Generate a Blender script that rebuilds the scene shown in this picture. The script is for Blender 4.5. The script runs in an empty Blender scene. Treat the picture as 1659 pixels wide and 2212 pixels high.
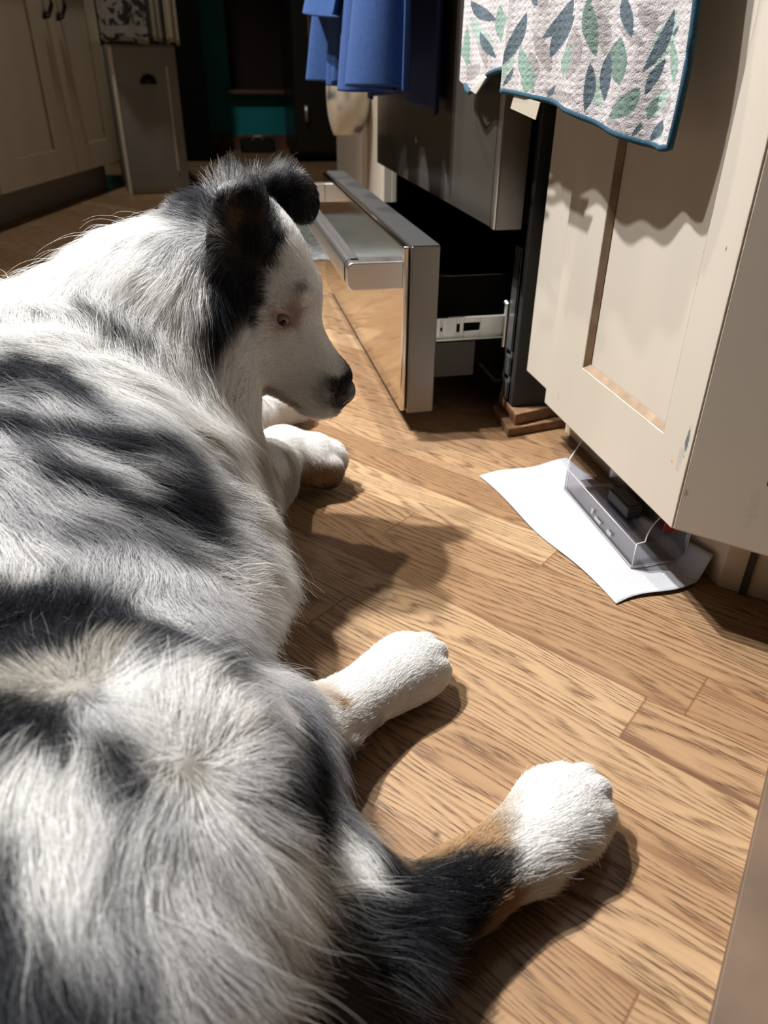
import bpy, bmesh, math, random
import numpy as np
from mathutils import Vector, Matrix
from mathutils.bvhtree import BVHTree

random.seed(7); RNG = np.random.default_rng(11)
sc = bpy.context.scene
COL = sc.collection

# ------------------------------------------------------------------ camera
F_PX, CX, CY, CAM_H = 1612.0, 829.5, 1106.0, 0.45
CR = np.array([[0.9782, 0.0978, -0.1832], [-0.2073, 0.507, -0.8366], [0.011, 0.8564, 0.5163]])
_q, _r = np.linalg.qr(CR); CR = _q * np.sign(np.diag(_r))
cam_data = bpy.data.cameras.new('camera'); cam = bpy.data.objects.new('camera', cam_data); COL.objects.link(cam)
cam.matrix_world = Matrix([[*CR[0], 0], [*CR[1], 0], [*CR[2], CAM_H], [0, 0, 0, 1]])
cam_data.sensor_fit = 'HORIZONTAL'; cam_data.sensor_width = 36; cam_data.lens = F_PX / 1659 * 36
cam_data.clip_start = 0.01
cam_data.dof.use_dof = True; cam_data.dof.focus_distance = 0.62; cam_data.dof.aperture_fstop = 11
sc.camera = cam

# ------------------------------------------------------------------ world, lights, exposure
sc.view_settings.view_transform = 'Standard'; sc.view_settings.look = 'None'
sc.view_settings.exposure = 0.0; sc.view_settings.gamma = 1
sc.cycles.use_denoising = True
sc.cycles.max_bounces = 6; sc.cycles.diffuse_bounces = 4; sc.cycles.glossy_bounces = 4
sc.cycles.transparent_max_bounces = 12; sc.cycles.transmission_bounces = 6
sc.cycles.sample_clamp_indirect = 6
world = bpy.data.worlds.new('world'); sc.world = world; world.use_nodes = True
world.node_tree.nodes['Background'].inputs[0].default_value = (0.75, 0.85, 1, 1)
world.node_tree.nodes['Background'].inputs[1].default_value = 0.09

LIGHTS = [  # recessed ceiling spots, then one added fill: location, watts, aim, cone, radius, colour
    ((-0.80, 1.38, 2.40), 450, (0.02, 0.60, 0), 70, 0.030, (1.0, 0.98, 0.955)),
    ((-0.30, 1.62, 2.40), 150, (0.05, 0.75, 0), 70, 0.030, (1.0, 0.92, 0.80)),
    ((-0.98, 1.16, 2.40), 190, (0.05, 0.45, 0), 70, 0.035, (1.0, 0.975, 0.945)),
    ((-0.35, 2.85, 2.40), 62, (-0.55, 3.1, 0), 110, 0.060, (1.0, 0.92, 0.80)),  # added fill without a known fixture, brightens the left cabinets
]
def add_lights():
    for i, (loc, w, aim, cone, rad, colr) in enumerate(LIGHTS):
        l = bpy.data.lights.new('ceiling_or_fill_spot', 'SPOT'); l.energy = w; l.color = colr
        l.spot_size = math.radians(cone); l.spot_blend = 0.6; l.shadow_soft_size = rad
        o = bpy.data.objects.new('ceiling_or_fill_spot', l); COL.objects.link(o); o.location = loc
        o.rotation_euler = (Vector(aim) - Vector(loc)).to_track_quat('-Z', 'Y').to_euler()
add_lights()

# ------------------------------------------------------------------ helpers
def new_obj(name, verts, faces, mat=None, parent=None, smooth=False, bevel=0.0, seg=2):
    me = bpy.data.meshes.new(name); me.from_pydata([tuple(v) for v in verts], [], [tuple(f) for f in faces]); me.update()
    o = bpy.data.objects.new(name, me); COL.objects.link(o)
    if mat: me.materials.append(mat)
    if smooth: me.polygons.foreach_set('use_smooth', [True] * len(me.polygons))
    if bevel:
        b = o.modifiers.new('bevel', 'BEVEL'); b.width = bevel; b.segments = seg; b.limit_method = 'ANGLE'
        b.harden_normals = False
        me.polygons.foreach_set('use_smooth', [True] * len(me.polygons)); b.harden_normals = True
    if parent: o.parent = parent
    return o
class MB:
    def __init__(s): s.v = []; s.f = []
    def add(s, v, f):
        n = len(s.v); s.v += [tuple(a) for a in v]; s.f += [tuple(i + n for i in a) for a in f]; return s
    def box(s, x0, x1, y0, y1, z0, z1, M=None):
        v = [Vector((x, y, z)) for x in (x0, x1) for y in (y0, y1) for z in (z0, z1)]
        if M is not None: v = [M @ a for a in v]
        return s.add(v, [(0, 1, 3, 2), (4, 6, 7, 5), (0, 4, 5, 1), (2, 3, 7, 6), (0, 2, 6, 4), (1, 5, 7, 3)])
    def prism(s, poly, axis, a0, a1, M=None):   # poly in the two other axes (cyclic order)
        def mk(p, a):
            if axis == 'x': q = (a, p[0], p[1])
            elif axis == 'y': q = (p[0], a, p[1])
            else: q = (p[0], p[1], a)
            q = Vector(q); return M @ q if M is not None else q
        n = len(poly)
        v = [mk(p, a0) for p in poly] + [mk(p, a1) for p in poly]
        f = [tuple(range(n))[::-1], tuple(range(n, 2 * n))] + [(i, (i + 1) % n, n + (i + 1) % n, n + i) for i in range(n)]
        return s.add(v, f)
    def tube(s, pts, r, n=10):
        pts = [Vector(p) for p in pts]; rings = []
        for i, p in enumerate(pts):
            t = (pts[min(i + 1, len(pts) - 1)] - pts[max(i - 1, 0)]).normalized()
            a = t.cross(Vector((0, 0, 1)));  a = a if a.length > 1e-3 else t.cross(Vector((1, 0, 0))); a.normalize(); b = t.cross(a)
            rr = r[i] if hasattr(r, '__len__') else r
            rings.append([p + (a * math.cos(2 * math.pi * k / n) + b * math.sin(2 * math.pi * k / n)) * rr for k in range(n)])
        v = [q for g in rings for q in g]; f = []
        for i in range(len(pts) - 1):
            for k in range(n): f.append((i * n + k, i * n + (k + 1) % n, (i + 1) * n + (k + 1) % n, (i + 1) * n + k))
        f += [tuple(range(n))[::-1], tuple(range((len(pts) - 1) * n, len(pts) * n))]
        return s.add(v, f)
    def build(s, name, mat, parent=None, bevel=0.0, smooth=False, seg=2):
        o = new_obj(name, s.v, s.f, mat, parent, smooth, 0)
        bm = bmesh.new(); bm.from_mesh(o.data); bmesh.ops.recalc_face_normals(bm, faces=bm.faces); bm.to_mesh(o.data); bm.free()
        if bevel:
            o.data.polygons.foreach_set('use_smooth', [True] * len(o.data.polygons))
            b = o.modifiers.new('bevel', 'BEVEL'); b.width = bevel; b.segments = seg; b.limit_method = 'ANGLE'; b.harden_normals = True
        return o
def thing(name, label, cat, loc=(0, 0, 0), group=None):
    o = bpy.data.objects.new(name, None); COL.objects.link(o); o.location = loc; o.empty_display_size = 0.02
    o['label'] = label; o['category'] = cat
    if group: o['group'] = group
    return o
def tag(o, label, cat, group=None):
    o['label'] = label; o['category'] = cat
    if group: o['group'] = group
    return o
def struct(o): o['kind'] = 'structure'; return o
def into(root):    # parts were built in world space: keep them there under the empty
    m = Matrix.Translation(root.location).inverted()
    for c in root.children: c.matrix_parent_inverse = m

class NT:
    def __init__(s, name):
        s.m = bpy.data.materials.new(name); s.m.use_nodes = True; s.t = s.m.node_tree; s.n = s.t.nodes; s.l = s.t.links
        s.b = s.n['Principled BSDF']; s.out = s.n['Material Output']
    def node(s, typ, ins=None, **kw):
        n = s.n.new(typ)
        for k, v in kw.items(): setattr(n, k, v)
        for k, v in (ins or {}).items():
            if isinstance(v, bpy.types.NodeSocket): s.l.new(v, n.inputs[k])
            else: n.inputs[k].default_value = v
        return n
    def math(s, op, a, b=0.0, c=None):
        i = {0: a, 1: b}
        if c is not None: i[2] = c
        return s.node('ShaderNodeMath', i, operation=op).outputs[0]
    def mix(s, f, a, b, mode='MIX'):
        n = s.node('ShaderNodeMix', data_type='RGBA', blend_type=mode)
        for i, v in ((0, f), (6, a), (7, b)):
            if isinstance(v, bpy.types.NodeSocket): s.l.new(v, n.inputs[i])
            else: n.inputs[i].default_value = v if i == 0 else ((*v, 1) if len(v) == 3 else v)
        return n.outputs[2]
    def ramp(s, f, stops):
        n = s.n.new('ShaderNodeValToRGB'); s.l.new(f, n.inputs[0]); e = n.color_ramp.elements
        while len(e) < len(stops): e.new(0.5)
        for k, (p, c) in enumerate(stops): e[k].position = p; e[k].color = (*c, 1) if len(c) == 3 else c
        return n.outputs[0]
    def pos(s): return s.node('ShaderNodeNewGeometry').outputs['Position']
    def set(s, **kw):
        for k, v in kw.items():
            k = k.replace('_', ' ')
            if isinstance(v, bpy.types.NodeSocket): s.l.new(v, s.b.inputs[k])
            else: s.b.inputs[k].default_value = (*v, 1) if (isinstance(v, tuple) and len(v) == 3) else v
        return s
def simple(name, col, rough=0.5, metal=0.0, noise=0.0, scale=30, **kw):
    t = NT(name)
    if noise:
        nz = t.node('ShaderNodeTexNoise', {'Vector': t.node('ShaderNodeTexCoord').outputs['Object'], 'Scale': scale, 'Detail': 4.0}).outputs[0]
        d = tuple(c * (1 - noise) for c in col); b = tuple(min(1, c * (1 + noise)) for c in col)
        t.set(Base_Color=t.ramp(nz, [(0.3, d), (0.7, b)]))
    else: t.set(Base_Color=col)
    t.set(Roughness=rough, Metallic=metal, **kw)
    return t.m

# ------------------------------------------------------------------ materials
def mat_floor():
    t = NT('oak_strip_floor'); P = t.pos()
    sx = t.node('ShaderNodeSeparateXYZ', {0: P}); x, y = sx.outputs[0], sx.outputs[1]
    ux, uy = 0.63, -0.776
    W = 0.0563
    u = t.math('ADD', t.math('MULTIPLY', x, ux), t.math('MULTIPLY', y, uy))
    v = t.math('SUBTRACT', t.math('ADD', t.math('MULTIPLY', x, 0.776), t.math('MULTIPLY', y, 0.63)), 0.436)
    vw = t.math('DIVIDE', v, W); row = t.math('FLOOR', vw); fv = t.math('FRACT', vw)
    r1 = t.node('ShaderNodeTexWhiteNoise', {'W': row}, noise_dimensions='1D').outputs[0]
    off_r = t.math('MULTIPLY', r1, 7.3)
    for rk, uk in ((0, -0.110), (-1, -0.392), (3, -0.271), (-4, -0.023)):      # butt joints one can see in the room
        isr = t.math('COMPARE', row, float(rk), 0.1); off_r = t.math('ADD', t.math('MULTIPLY', off_r, t.math('SUBTRACT', 1.0, isr)), t.math('MULTIPLY', isr, -uk / 0.95))
    ul = t.math('ADD', t.math('DIVIDE', u, 0.95), off_r); ucell = t.math('FLOOR', ul); fu = t.math('FRACT', ul)
    idv = t.node('ShaderNodeCombineXYZ', {0: row, 1: ucell, 2: 3.0}).outputs[0]
    wn = t.node('ShaderNodeTexWhiteNoise', {0: idv}, noise_dimensions='3D'); rc = wn.outputs[1]
    pale = t.math('MULTIPLY', t.math('COMPARE', row, 3.0, 0.1), t.math('LESS_THAN', u, -0.271)); rid = t.math('MAXIMUM', wn.outputs[0], pale)
    rs = t.node('ShaderNodeSeparateColor', {0: rc})
    # grain space: long along u, offset per board
    off = t.math('MULTIPLY', rid, 37.0)
    g = t.node('ShaderNodeCombineXYZ', {0: t.math('ADD', t.math('MULTIPLY', u, 1.0), off), 1: v, 2: off}).outputs[0]
    gs = t.node('ShaderNodeVectorMath', {0: g, 1: (3.2, 22.0, 1.0)}, operation='MULTIPLY').outputs[0]
    big = t.node('ShaderNodeTexNoise', {'Vector': gs, 'Scale': 1.0, 'Detail': 1.5, 'Roughness': 0.4}).outputs[0]
    lin = t.math('MULTIPLY', v, t.math('ADD', 22.0, t.math('MULTIPLY', rs.outputs[1], 50.0)))
    rings = t.math('ADD', t.math('MULTIPLY', big, 5.0), lin)
    wob = t.node('ShaderNodeTexNoise', {'Vector': t.node('ShaderNodeVectorMath', {0: g, 1: (30, 260, 1)}, operation='MULTIPLY').outputs[0], 'Scale': 1.0, 'Detail': 2.0}).outputs[0]
    rings = t.math('ADD', rings, t.math('MULTIPLY', wob, 0.22))
    fr = t.math('FRACT', t.math('MULTIPLY', rings, 3.1))
    band = t.ramp(fr, [(0.0, (0, 0, 0)), (0.30, (0.12, 0.12, 0.12)), (0.72, (1, 1, 1)), (1.0, (0, 0, 0))])
    pv = t.node('ShaderNodeVectorMath', {0: g, 1: (55, 1100, 1)}, operation='MULTIPLY').outputs[0]
    pore = t.node('ShaderNodeTexNoise', {'Vector': pv, 'Scale': 1.0, 'Detail': 2.0, 'Roughness': 0.6}).outputs[0]
    porem = t.ramp(pore, [(0.44, (0, 0, 0)), (0.58, (1, 1, 1))])
    dark = t.math('MULTIPLY', band, t.math('ADD', 0.30, t.math('MULTIPLY', porem, 0.9)))
    fine = t.node('ShaderNodeTexNoise', {'Vector': t.node('ShaderNodeVectorMath', {0: g, 1: (9, 190, 1)}, operation='MULTIPLY').outputs[0], 'Scale': 1.0, 'Detail': 5.0}).outputs[0]
    base = t.ramp(rid, [(0.0, (0.285, 0.178, 0.100)), (0.35, (0.345, 0.225, 0.132)), (0.7, (0.41, 0.280, 0.168)), (1.0, (0.51, 0.37, 0.225))])
    base = t.mix(t.math('MULTIPLY', t.math('SUBTRACT', fine, 0.3), 0.9), t.mix(0.5, base, (0.24, 0.135, 0.065)), base)
    dark.node.use_clamp = True
    col = t.mix(t.math('MULTIPLY', dark, t.math('ADD', 0.85, t.math('MULTIPLY', rs.outputs[2], 0.30))), base, (0.10, 0.052, 0.026))
    # brown mineral streaks on a few boards
    ms = t.node('ShaderNodeTexNoise', {'Vector': t.node('ShaderNodeVectorMath', {0: g, 1: (4.0, 60, 1)}, operation='MULTIPLY').outputs[0], 'Scale': 1.0, 'Detail': 2.0}).outputs[0]
    col = t.mix(t.math('MULTIPLY', t.ramp(ms, [(0.66, (0, 0, 0)), (0.74, (1, 1, 1))]), 0.6), col, (0.16, 0.08, 0.045))
    # one long brown streak beside a joint, and knots
    stn = t.node('ShaderNodeTexNoise', {'Vector': t.node('ShaderNodeVectorMath', {0: g, 1: (14.0, 200, 1)}, operation='MULTIPLY').outputs[0], 'Scale': 1.0, 'Detail': 2.0}).outputs[0]
    sw = t.math('MULTIPLY', t.math('COMPARE', row, 0.0, 0.1), t.math('MULTIPLY', t.math('GREATER_THAN', u, -0.110), t.math('LESS_THAN', u, 0.16)))
    sw = t.math('MULTIPLY', sw, t.ramp(t.math('ADD', fv, t.math('MULTIPLY', stn, 0.10)), [(0.11, (1, 1, 1)), (0.22, (0, 0, 0))]))
    col = t.mix(t.math('MULTIPLY', sw, 0.75), col, (0.10, 0.048, 0.030))
    kd_ = t.node('ShaderNodeVectorMath', {0: P, 1: (0.1065, 0.3065, 0.0)}, operation='DISTANCE').outputs['Value']
    col = t.mix(t.ramp(kd_, [(0.0012, (1, 1, 1)), (0.0035, (0, 0, 0))]), col, (0.05, 0.022, 0.012))
    vo = t.node('ShaderNodeTexVoronoi', {'Vector': P, 'Scale': 3.1}); kn = t.ramp(vo.outputs['Distance'], [(0.0, (1, 1, 1)), (0.012, (0.8, 0.8, 0.8)), (0.03, (0, 0, 0))])
    col = t.mix(t.math('MULTIPLY', kn, 0.8), col, (0.10, 0.045, 0.02))
    ev = t.math('MINIMUM', fv, t.math('SUBTRACT', 1.0, fv)); eu = t.math('MULTIPLY', t.math('MINIMUM', fu, t.math('SUBTRACT', 1.0, fu)), 0.95 / W)
    edge = t.math('MINIMUM', ev, eu)
    seam = t.ramp(edge, [(0.0, (1, 1, 1)), (0.012, (0.7, 0.7, 0.7)), (0.024, (0, 0, 0))])
    col = t.mix(t.math('MULTIPLY', seam, 0.72), col, (0.13, 0.06, 0.025))
    h = t.math('SUBTRACT', t.math('MULTIPLY', dark, -0.3), t.math('MULTIPLY', seam, 0.8))
    bump = t.node('ShaderNodeBump', {'Height': h, 'Strength': 0.25, 'Distance': 0.0006}).outputs[0]
    t.set(Base_Color=col, Roughness=t.math('ADD', 0.30, t.math('MULTIPLY', dark, 0.18)), Normal=bump)
    t.b.inputs['Specular IOR Level'].default_value = 0.35
    return t.m
def mat_cream(name, col=(0.545, 0.50, 0.43), chips=True, seed=0.0):
    t = NT(name); P = t.pos()
    Po = t.node('ShaderNodeVectorMath', {0: P, 1: (seed, seed * 2.3, seed)}, operation='ADD').outputs[0]
    st = t.node('ShaderNodeVectorMath', {0: Po, 1: (9, 9, 1.3)}, operation='MULTIPLY').outputs[0]
    n1 = t.node('ShaderNodeTexNoise', {'Vector': st, 'Scale': 1.0, 'Detail': 3.0}).outputs[0]
    c = t.mix(t.ramp(n1, [(0.35, (0, 0, 0)), (0.7, (1, 1, 1))]), col, tuple(a * 0.9 for a in col))
    if chips:
        n2 = t.node('ShaderNodeTexNoise', {'Vector': t.node('ShaderNodeVectorMath', {0: Po, 1: (1, 1, 0.35)}, operation='MULTIPLY').outputs[0], 'Scale': 26.0, 'Detail': 2.0, 'Roughness': 0.5}).outputs[0]
        c = t.mix(t.math('MULTIPLY', t.ramp(n2, [(0.715, (0, 0, 0)), (0.75, (1, 1, 1))]), 0.75), c, (0.16, 0.12, 0.09))
        vo = t.node('ShaderNodeTexVoronoi', {'Vector': Po, 'Scale': 11.0}).outputs['Distance']
        c = t.mix(t.math('MULTIPLY', t.ramp(vo, [(0.0, (1, 1, 1)), (0.028, (0, 0, 0))]), 0.6), c, (0.25, 0.17, 0.1))
    ed = t.node('ShaderNodeBevel', {'Radius': 0.0035}, samples=4)
    gn = t.node('ShaderNodeNewGeometry').outputs['Normal']
    dt = t.node('ShaderNodeVectorMath', {0: ed.outputs[0], 1: gn}, operation='DOT_PRODUCT').outputs['Value']
    bn = t.node('ShaderNodeTexNoise', {'Vector': P, 'Scale': 60.0, 'Detail': 2.0}).outputs[0]
    em = t.math('MULTIPLY', t.ramp(dt, [(0.90, (1, 1, 1)), (0.985, (0, 0, 0))]), t.ramp(bn, [(0.45, (0, 0, 0)), (0.62, (1, 1, 1))]))
    c = t.mix(t.math('MULTIPLY', em, 0.65), c, (0.25, 0.17, 0.10))
    t.set(Base_Color=c, Roughness=0.42)
    return t.m
M = {}
M['floor'] = mat_floor()
M['cream'] = mat_cream('cream_glazed_paint')
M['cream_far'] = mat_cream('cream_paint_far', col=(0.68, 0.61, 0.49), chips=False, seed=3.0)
M['glaze'] = simple('brown_glaze', (0.23, 0.155, 0.095), 0.6, noise=0.3, scale=40)
M['seam'] = simple('dark_joint', (0.05, 0.04, 0.032), 0.8)
M['kick'] = simple('cream_toe_kick', (0.52, 0.44, 0.33), 0.5, noise=0.1)
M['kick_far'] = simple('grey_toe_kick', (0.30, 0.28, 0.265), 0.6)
def mat_steel(name, col, rough, stretch=(1, 1, 1)):
    t = NT(name); P = t.pos()
    n = t.node('ShaderNodeTexNoise', {'Vector': t.node('ShaderNodeVectorMath', {0: P, 1: stretch}, operation='MULTIPLY').outputs[0], 'Scale': 1.0, 'Detail': 3.0}).outputs[0]
    t.set(Base_Color=col, Metallic=1.0, Roughness=t.math('ADD', rough, t.math('MULTIPLY', n, 0.08)))
    return t.m
M['steel'] = mat_steel('brushed_steel', (0.64, 0.63, 0.62), 0.28, (300, 8, 300))
M['steel_front'] = mat_steel('polished_steel_front', (0.74, 0.70, 0.64), 0.06, (4, 4, 4))
M['steel_side'] = mat_steel('steel_edge', (0.19, 0.178, 0.165), 0.36, (400, 400, 6))
M['zinc'] = simple('zinc_rail', (0.62, 0.66, 0.64), 0.35, 0.8, noise=0.15)
M['black'] = simple('black_enamel', (0.012, 0.012, 0.012), 0.32)
M['black_side'] = simple('black_painted_steel', (0.022, 0.022, 0.023), 0.45, noise=0.25, scale=12)
M['blackm'] = simple('matte_black', (0.004, 0.004, 0.004), 0.9, Specular_IOR_Level=0.1)
M['door_glass'] = simple('dark_oven_glass', (0.045, 0.040, 0.034), 0.22)
M['iron'] = simple('dark_iron_pull', (0.015, 0.012, 0.012), 0.4, 0.6)
M['wood'] = simple('rough_wood_block', (0.22, 0.12, 0.06), 0.7, noise=0.4, scale=60)
M['teal'] = simple('teal_paint', (0.0, 0.27, 0.31), 0.6, noise=0.12, scale=5)
M['wall'] = simple('dark_wall_paint', (0.05, 0.045, 0.04), 0.8, noise=0.1, scale=4)
M['ceiling'] = simple('ceiling_paint', (0.70, 0.67, 0.62), 0.9)
# ------------------------------------------------------------------ room shell
struct(MB().box(-2.6, 1.0, -1.6, 5.2, -0.04, 0.0).build('floor', M['floor']))
struct(MB().box(-2.6, 1.0, -1.6, 5.2, 2.45, 2.5).build('ceiling', M['ceiling']))
struct(MB().box(1.0, 1.06, -1.6, 5.2, 0, 2.45).build('wall_right', M['wall']))
struct(MB().box(-2.66, -2.6, -1.6, 5.2, 0, 2.45).build('wall_left', M['wall']))
struct(MB().box(-2.6, 1.0, -1.66, -1.6, 0, 2.45).build('wall_rear', M['wall']))
# far wall: teal, with a dark opening over a wooden ledge
o = MB().box(-2.6, -0.05, 5.0, 5.06, 0, 2.45).box(0.16, 1.0, 5.0, 5.06, 0, 0.29).box(0.85, 1.0, 5.0, 5.06, 0.29, 2.45).box(0.16, 0.85, 5.0, 5.06, 1.6, 2.45).box(-0.05, 0.16, 5.0, 5.06, 0, 2.45).build('wall_far', M['teal'])
struct(o)
struct(MB().box(-2.6, 1.0, 5.15, 5.2, 0, 2.45).build('wall_beyond', simple('plum_dark_paint', (0.035, 0.022, 0.022), 0.8)))
struct(MB().box(0.13, 0.87, 4.93, 5.07, 0.285, 0.305).build('trim_1', simple('worn_wood_ledge', (0.16, 0.085, 0.05), 0.5), bevel=0.004))
struct(MB().box(-0.05, 0.87, 4.96, 5.0, 0.0, 0.075).build('baseboard_far', simple('brown_baseboard', (0.17, 0.085, 0.05), 0.6, noise=0.5, scale=14), bevel=0.004))

# ------------------------------------------------------------------ panel door maker (in a plane: origin, along, out)
def frame_of(org, along, out):
    a = Vector(along).normalized(); n = Vector(out).normalized(); z = Vector((0, 0, 1))
    return Matrix([[a.x, n.x, z.x, org[0]], [a.y, n.y, z.y, org[1]], [a.z, n.z, z.z, org[2]], [0, 0, 0, 1]])
def panel_door(name, T, s0, s1, z0, z1, r0, r1, rz0, rz1, th, mat, parent, rec=0.007, slope=0.0048):
    O_ = [(s0, z0), (s1, z0), (s1, z1), (s0, z1)]; I_ = [(r0, rz0), (r1, rz0), (r1, rz1), (r0, rz1)]
    v = [T @ Vector((p[0], y, p[1])) for y in (0, th) for p in O_ + I_]; f = []
    for i in range(4):
        j = (i + 1) % 4
        f += [(8 + i, 8 + j, 12 + j, 12 + i), (i, 4 + i, 4 + j, j), (i, j, 8 + j, 8 + i), (4 + i, 12 + i, 12 + j, 4 + j)]
    d = MB().add(v, f).build(name, mat, parent, bevel=0.0014)
    MB().box(r0, r1, 0.001, th - rec, rz0, rz1, T).build('recessed_panel', mat, d)
    # glazed quirk all round the panel: a sloped ring
    y1, y0 = th - 0.0006, th - rec + 0.0008
    ring_o = [(r0 + 0.0002, rz0 + 0.0002), (r1 - 0.0002, rz0 + 0.0002), (r1 - 0.0002, rz1 - 0.0002), (r0 + 0.0002, rz1 - 0.0002)]
    ring_i = [(r0 + slope, rz0 + slope), (r1 - slope, rz0 + slope), (r1 - slope, rz1 - slope), (r0 + slope, rz1 - slope)]
    v = [T @ Vector((p[0], y1, p[1])) for p in ring_o] + [T @ Vector((p[0], y0, p[1])) for p in ring_i] + [T @ Vector((p[0], y0 - 0.0005, p[1])) for p in ring_o]
    f = [(i, (i + 1) % 4, 4 + (i + 1) % 4, 4 + i) for i in range(4)] + [(8 + i, 8 + (i + 1) % 4, 4 + (i + 1) % 4, 4 + i) for i in range(4)] + [(i, (i + 1) % 4, 8 + (i + 1) % 4, 8 + i) for i in range(4)]
    m2 = MB().add(v, f); m2.build('panel_groove', M['glaze'], d)
    return d

# ------------------------------------------------------------------ near right base cabinet with angled end
def cream_spots():
    m = mat_cream('cream_glazed_paint_worn', seed=1.7); t = NT.__new__(NT); t.m = m; t.t = m.node_tree; t.n = t.t.nodes; t.l = t.t.links; t.b = t.n['Principled BSDF']
    src = t.b.inputs['Base Color'].links[0].from_socket
    P = t.pos(); nz = t.node('ShaderNodeTexNoise', {'Vector': P, 'Scale': 220.0, 'Detail': 2.0}).outputs[0]
    for c, r, colr, k in [((0.367, 0.498, 0.184), (0.02, 0.0028, 0.0150), (0.07, 0.09, 0.12), 0.9), ((0.367, 0.502, 0.165), (0.02, 0.004, 0.014), (0.35, 0.33, 0.31), 0.5), ((0.367, 0.512, 0.156), (0.02, 0.0018, 0.0018), (0.55, 0.3, 0.08), 0.8),
                          ((0.367, 0.534, 0.231), (0.02, 0.0013, 0.002), (0.2, 0.13, 0.08), 0.9), ((0.410, 0.452, 0.121), (0.0022, 0.0022, 0.005), (0.05, 0.05, 0.05), 0.9),
                          ((0.372, 0.489, 0.139), (0.003, 0.003, 0.006), (0.2, 0.14, 0.09), 0.8), ((0.41, 0.452, 0.14), (0.006, 0.006, 0.02), (0.4, 0.36, 0.3), 0.4),
                          ((0.367, 0.507, 0.335), (0.02, 0.001, 0.0022), (0.15, 0.09, 0.05), 0.9), ((0.367, 0.745, 0.122), (0.02, 0.0012, 0.007), (0.35, 0.22, 0.14), 0.7)]:
        d = t.node('ShaderNodeVectorMath', {0: t.node('ShaderNodeVectorMath', {0: P, 1: c}, operation='SUBTRACT').outputs[0], 1: tuple(1 / q for q in r)}, operation='MULTIPLY').outputs[0]
        ln = t.node('ShaderNodeVectorMath', {0: d}, operation='LENGTH').outputs['Value']
        ln = t.math('ADD', ln, t.math('MULTIPLY', t.math('SUBTRACT', nz, 0.5), 1.6))
        src = t.mix(t.math('MULTIPLY', t.ramp(ln, [(0.55, (1, 1, 1)), (1.0, (0, 0, 0))]), k), src, colr)
    t.l.new(src, t.b.inputs['Base Color']); return m
M['cream_worn'] = cream_spots()
cab = thing('base_cabinet', 'worn cream painted cabinet with angled end, beside the open oven drawer', 'cabinet', (0.6, 0.6, 0))
body = MB().prism([(0.394, 0.905), (0.394, 0.512), (0.70, 0.206), (0.985, 0.206), (0.985, 0.905)], 'z', 0.1, 0.86).build('cabinet_body', M['cream_worn'], cab, bevel=0.0015)
MB().box(0.386, 0.3939, 0.50, 0.888, 0.1, 0.86).build('face_frame', M['cream_worn'], cab, bevel=0.0015)
Td = frame_of((0.3855, 0, 0), (0, 1, 0), (-1, 0, 0))
door = panel_door('door', Td, 0.491, 0.781, 0.1, 0.62, 0.534, 0.698, 0.174, 0.57, 0.0185, M['cream_worn'], cab)
panel_door('drawer_front', Td, 0.491, 0.781, 0.63, 0.84, 0.534, 0.72, 0.67, 0.80, 0.0185, M['cream_worn'], cab)
Ta = frame_of((0.3806 + 0.0004, 0.5036 - 0.0004, 0), (0.7071, -0.7071, 0), (-0.7071, -0.7071, 0))
ad = panel_door('angled_door', Ta, 0.0, 0.40, 0.1, 0.84, 0.075, 0.33, 0.24, 0.74, 0.0185, M['cream_worn'], cab)
# black latch just inside the frame on the angled door
Tl = frame_of((0.413, 0.449, 0), (0.7071, -0.7071, 0), (-0.7071, -0.7071, 0))
MB().box(0.0, 0.02, 0.0005, 0.004, 0.163, 0.182, Tl).build('latch', M['iron'], cab, bevel=0.001)
MB().prism([(0.4605, 0.90), (0.4605, 0.523), (0.80, 0.184 + 0.02), (0.96, 0.206), (0.96, 0.90)], 'z', 0.0, 0.1).build('toe_kick', M['kick'], cab, bevel=0.001)
MB().box(-0.003, 0.004, -0.001, 0.002, 0.0, 0.1, frame_of((0.4765, 0.507, 0), (0.7071, -0.7071, 0), (-0.7071, -0.7071, 0))).build('kick_joint', M['seam'], cab)
MB().box(0.36, 0.99, 0.50, 0.912, 0.861, 0.9).build('worktop', simple('dark_worktop', (0.04, 0.035, 0.03), 0.3), cab, bevel=0.003)
into(cab)

# ------------------------------------------------------------------ range with open drawer
rg = thing('kitchen_range', 'black and stainless steel kitchen range with its bottom drawer pulled open', 'oven', (0.6, 1.31, 0))
MB().box(0.388, 0.97, 0.931, 0.943, 0.03, 0.9).box(0.388, 0.97, 1.684, 1.696, 0.03, 0.9).box(0.955, 0.97, 0.943, 1.684, 0.03, 0.9).box(0.40, 0.955, 0.943, 1.684, 0.268, 0.9).box(0.62, 0.955, 0.943, 1.684, 0.03, 0.05).build('range_body', M['black_side'], rg, bevel=0.0015)
MB().box(0.384, 0.97, 0.93, 1.697, 0.9, 0.915).build('cooktop', M['black'], rg, bevel=0.003)
od = MB().box(0.346, 0.383, 0.945, 1.685, 0.268, 0.76).build('oven_door', M['steel_side'], rg, bevel=0.002)
MB().box(0.3425, 0.3465, 0.957, 1.678, 0.2705, 0.757).build('door_glass', M['door_glass'], od, bevel=0.0012)
MB().box(0.343, 0.3468, 0.9455, 0.956, 0.2690, 0.758).build('edge_trim', M['steel'], od, bevel=0.0012)
mb = MB().tube([(0.3430, 1.344, 0.339), (0.3405, 1.344, 0.339)], 0.0065, 18); mb.build('glint_disc', M['steel'], od)  # small steel disc modelled for a glint on the oven door
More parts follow.
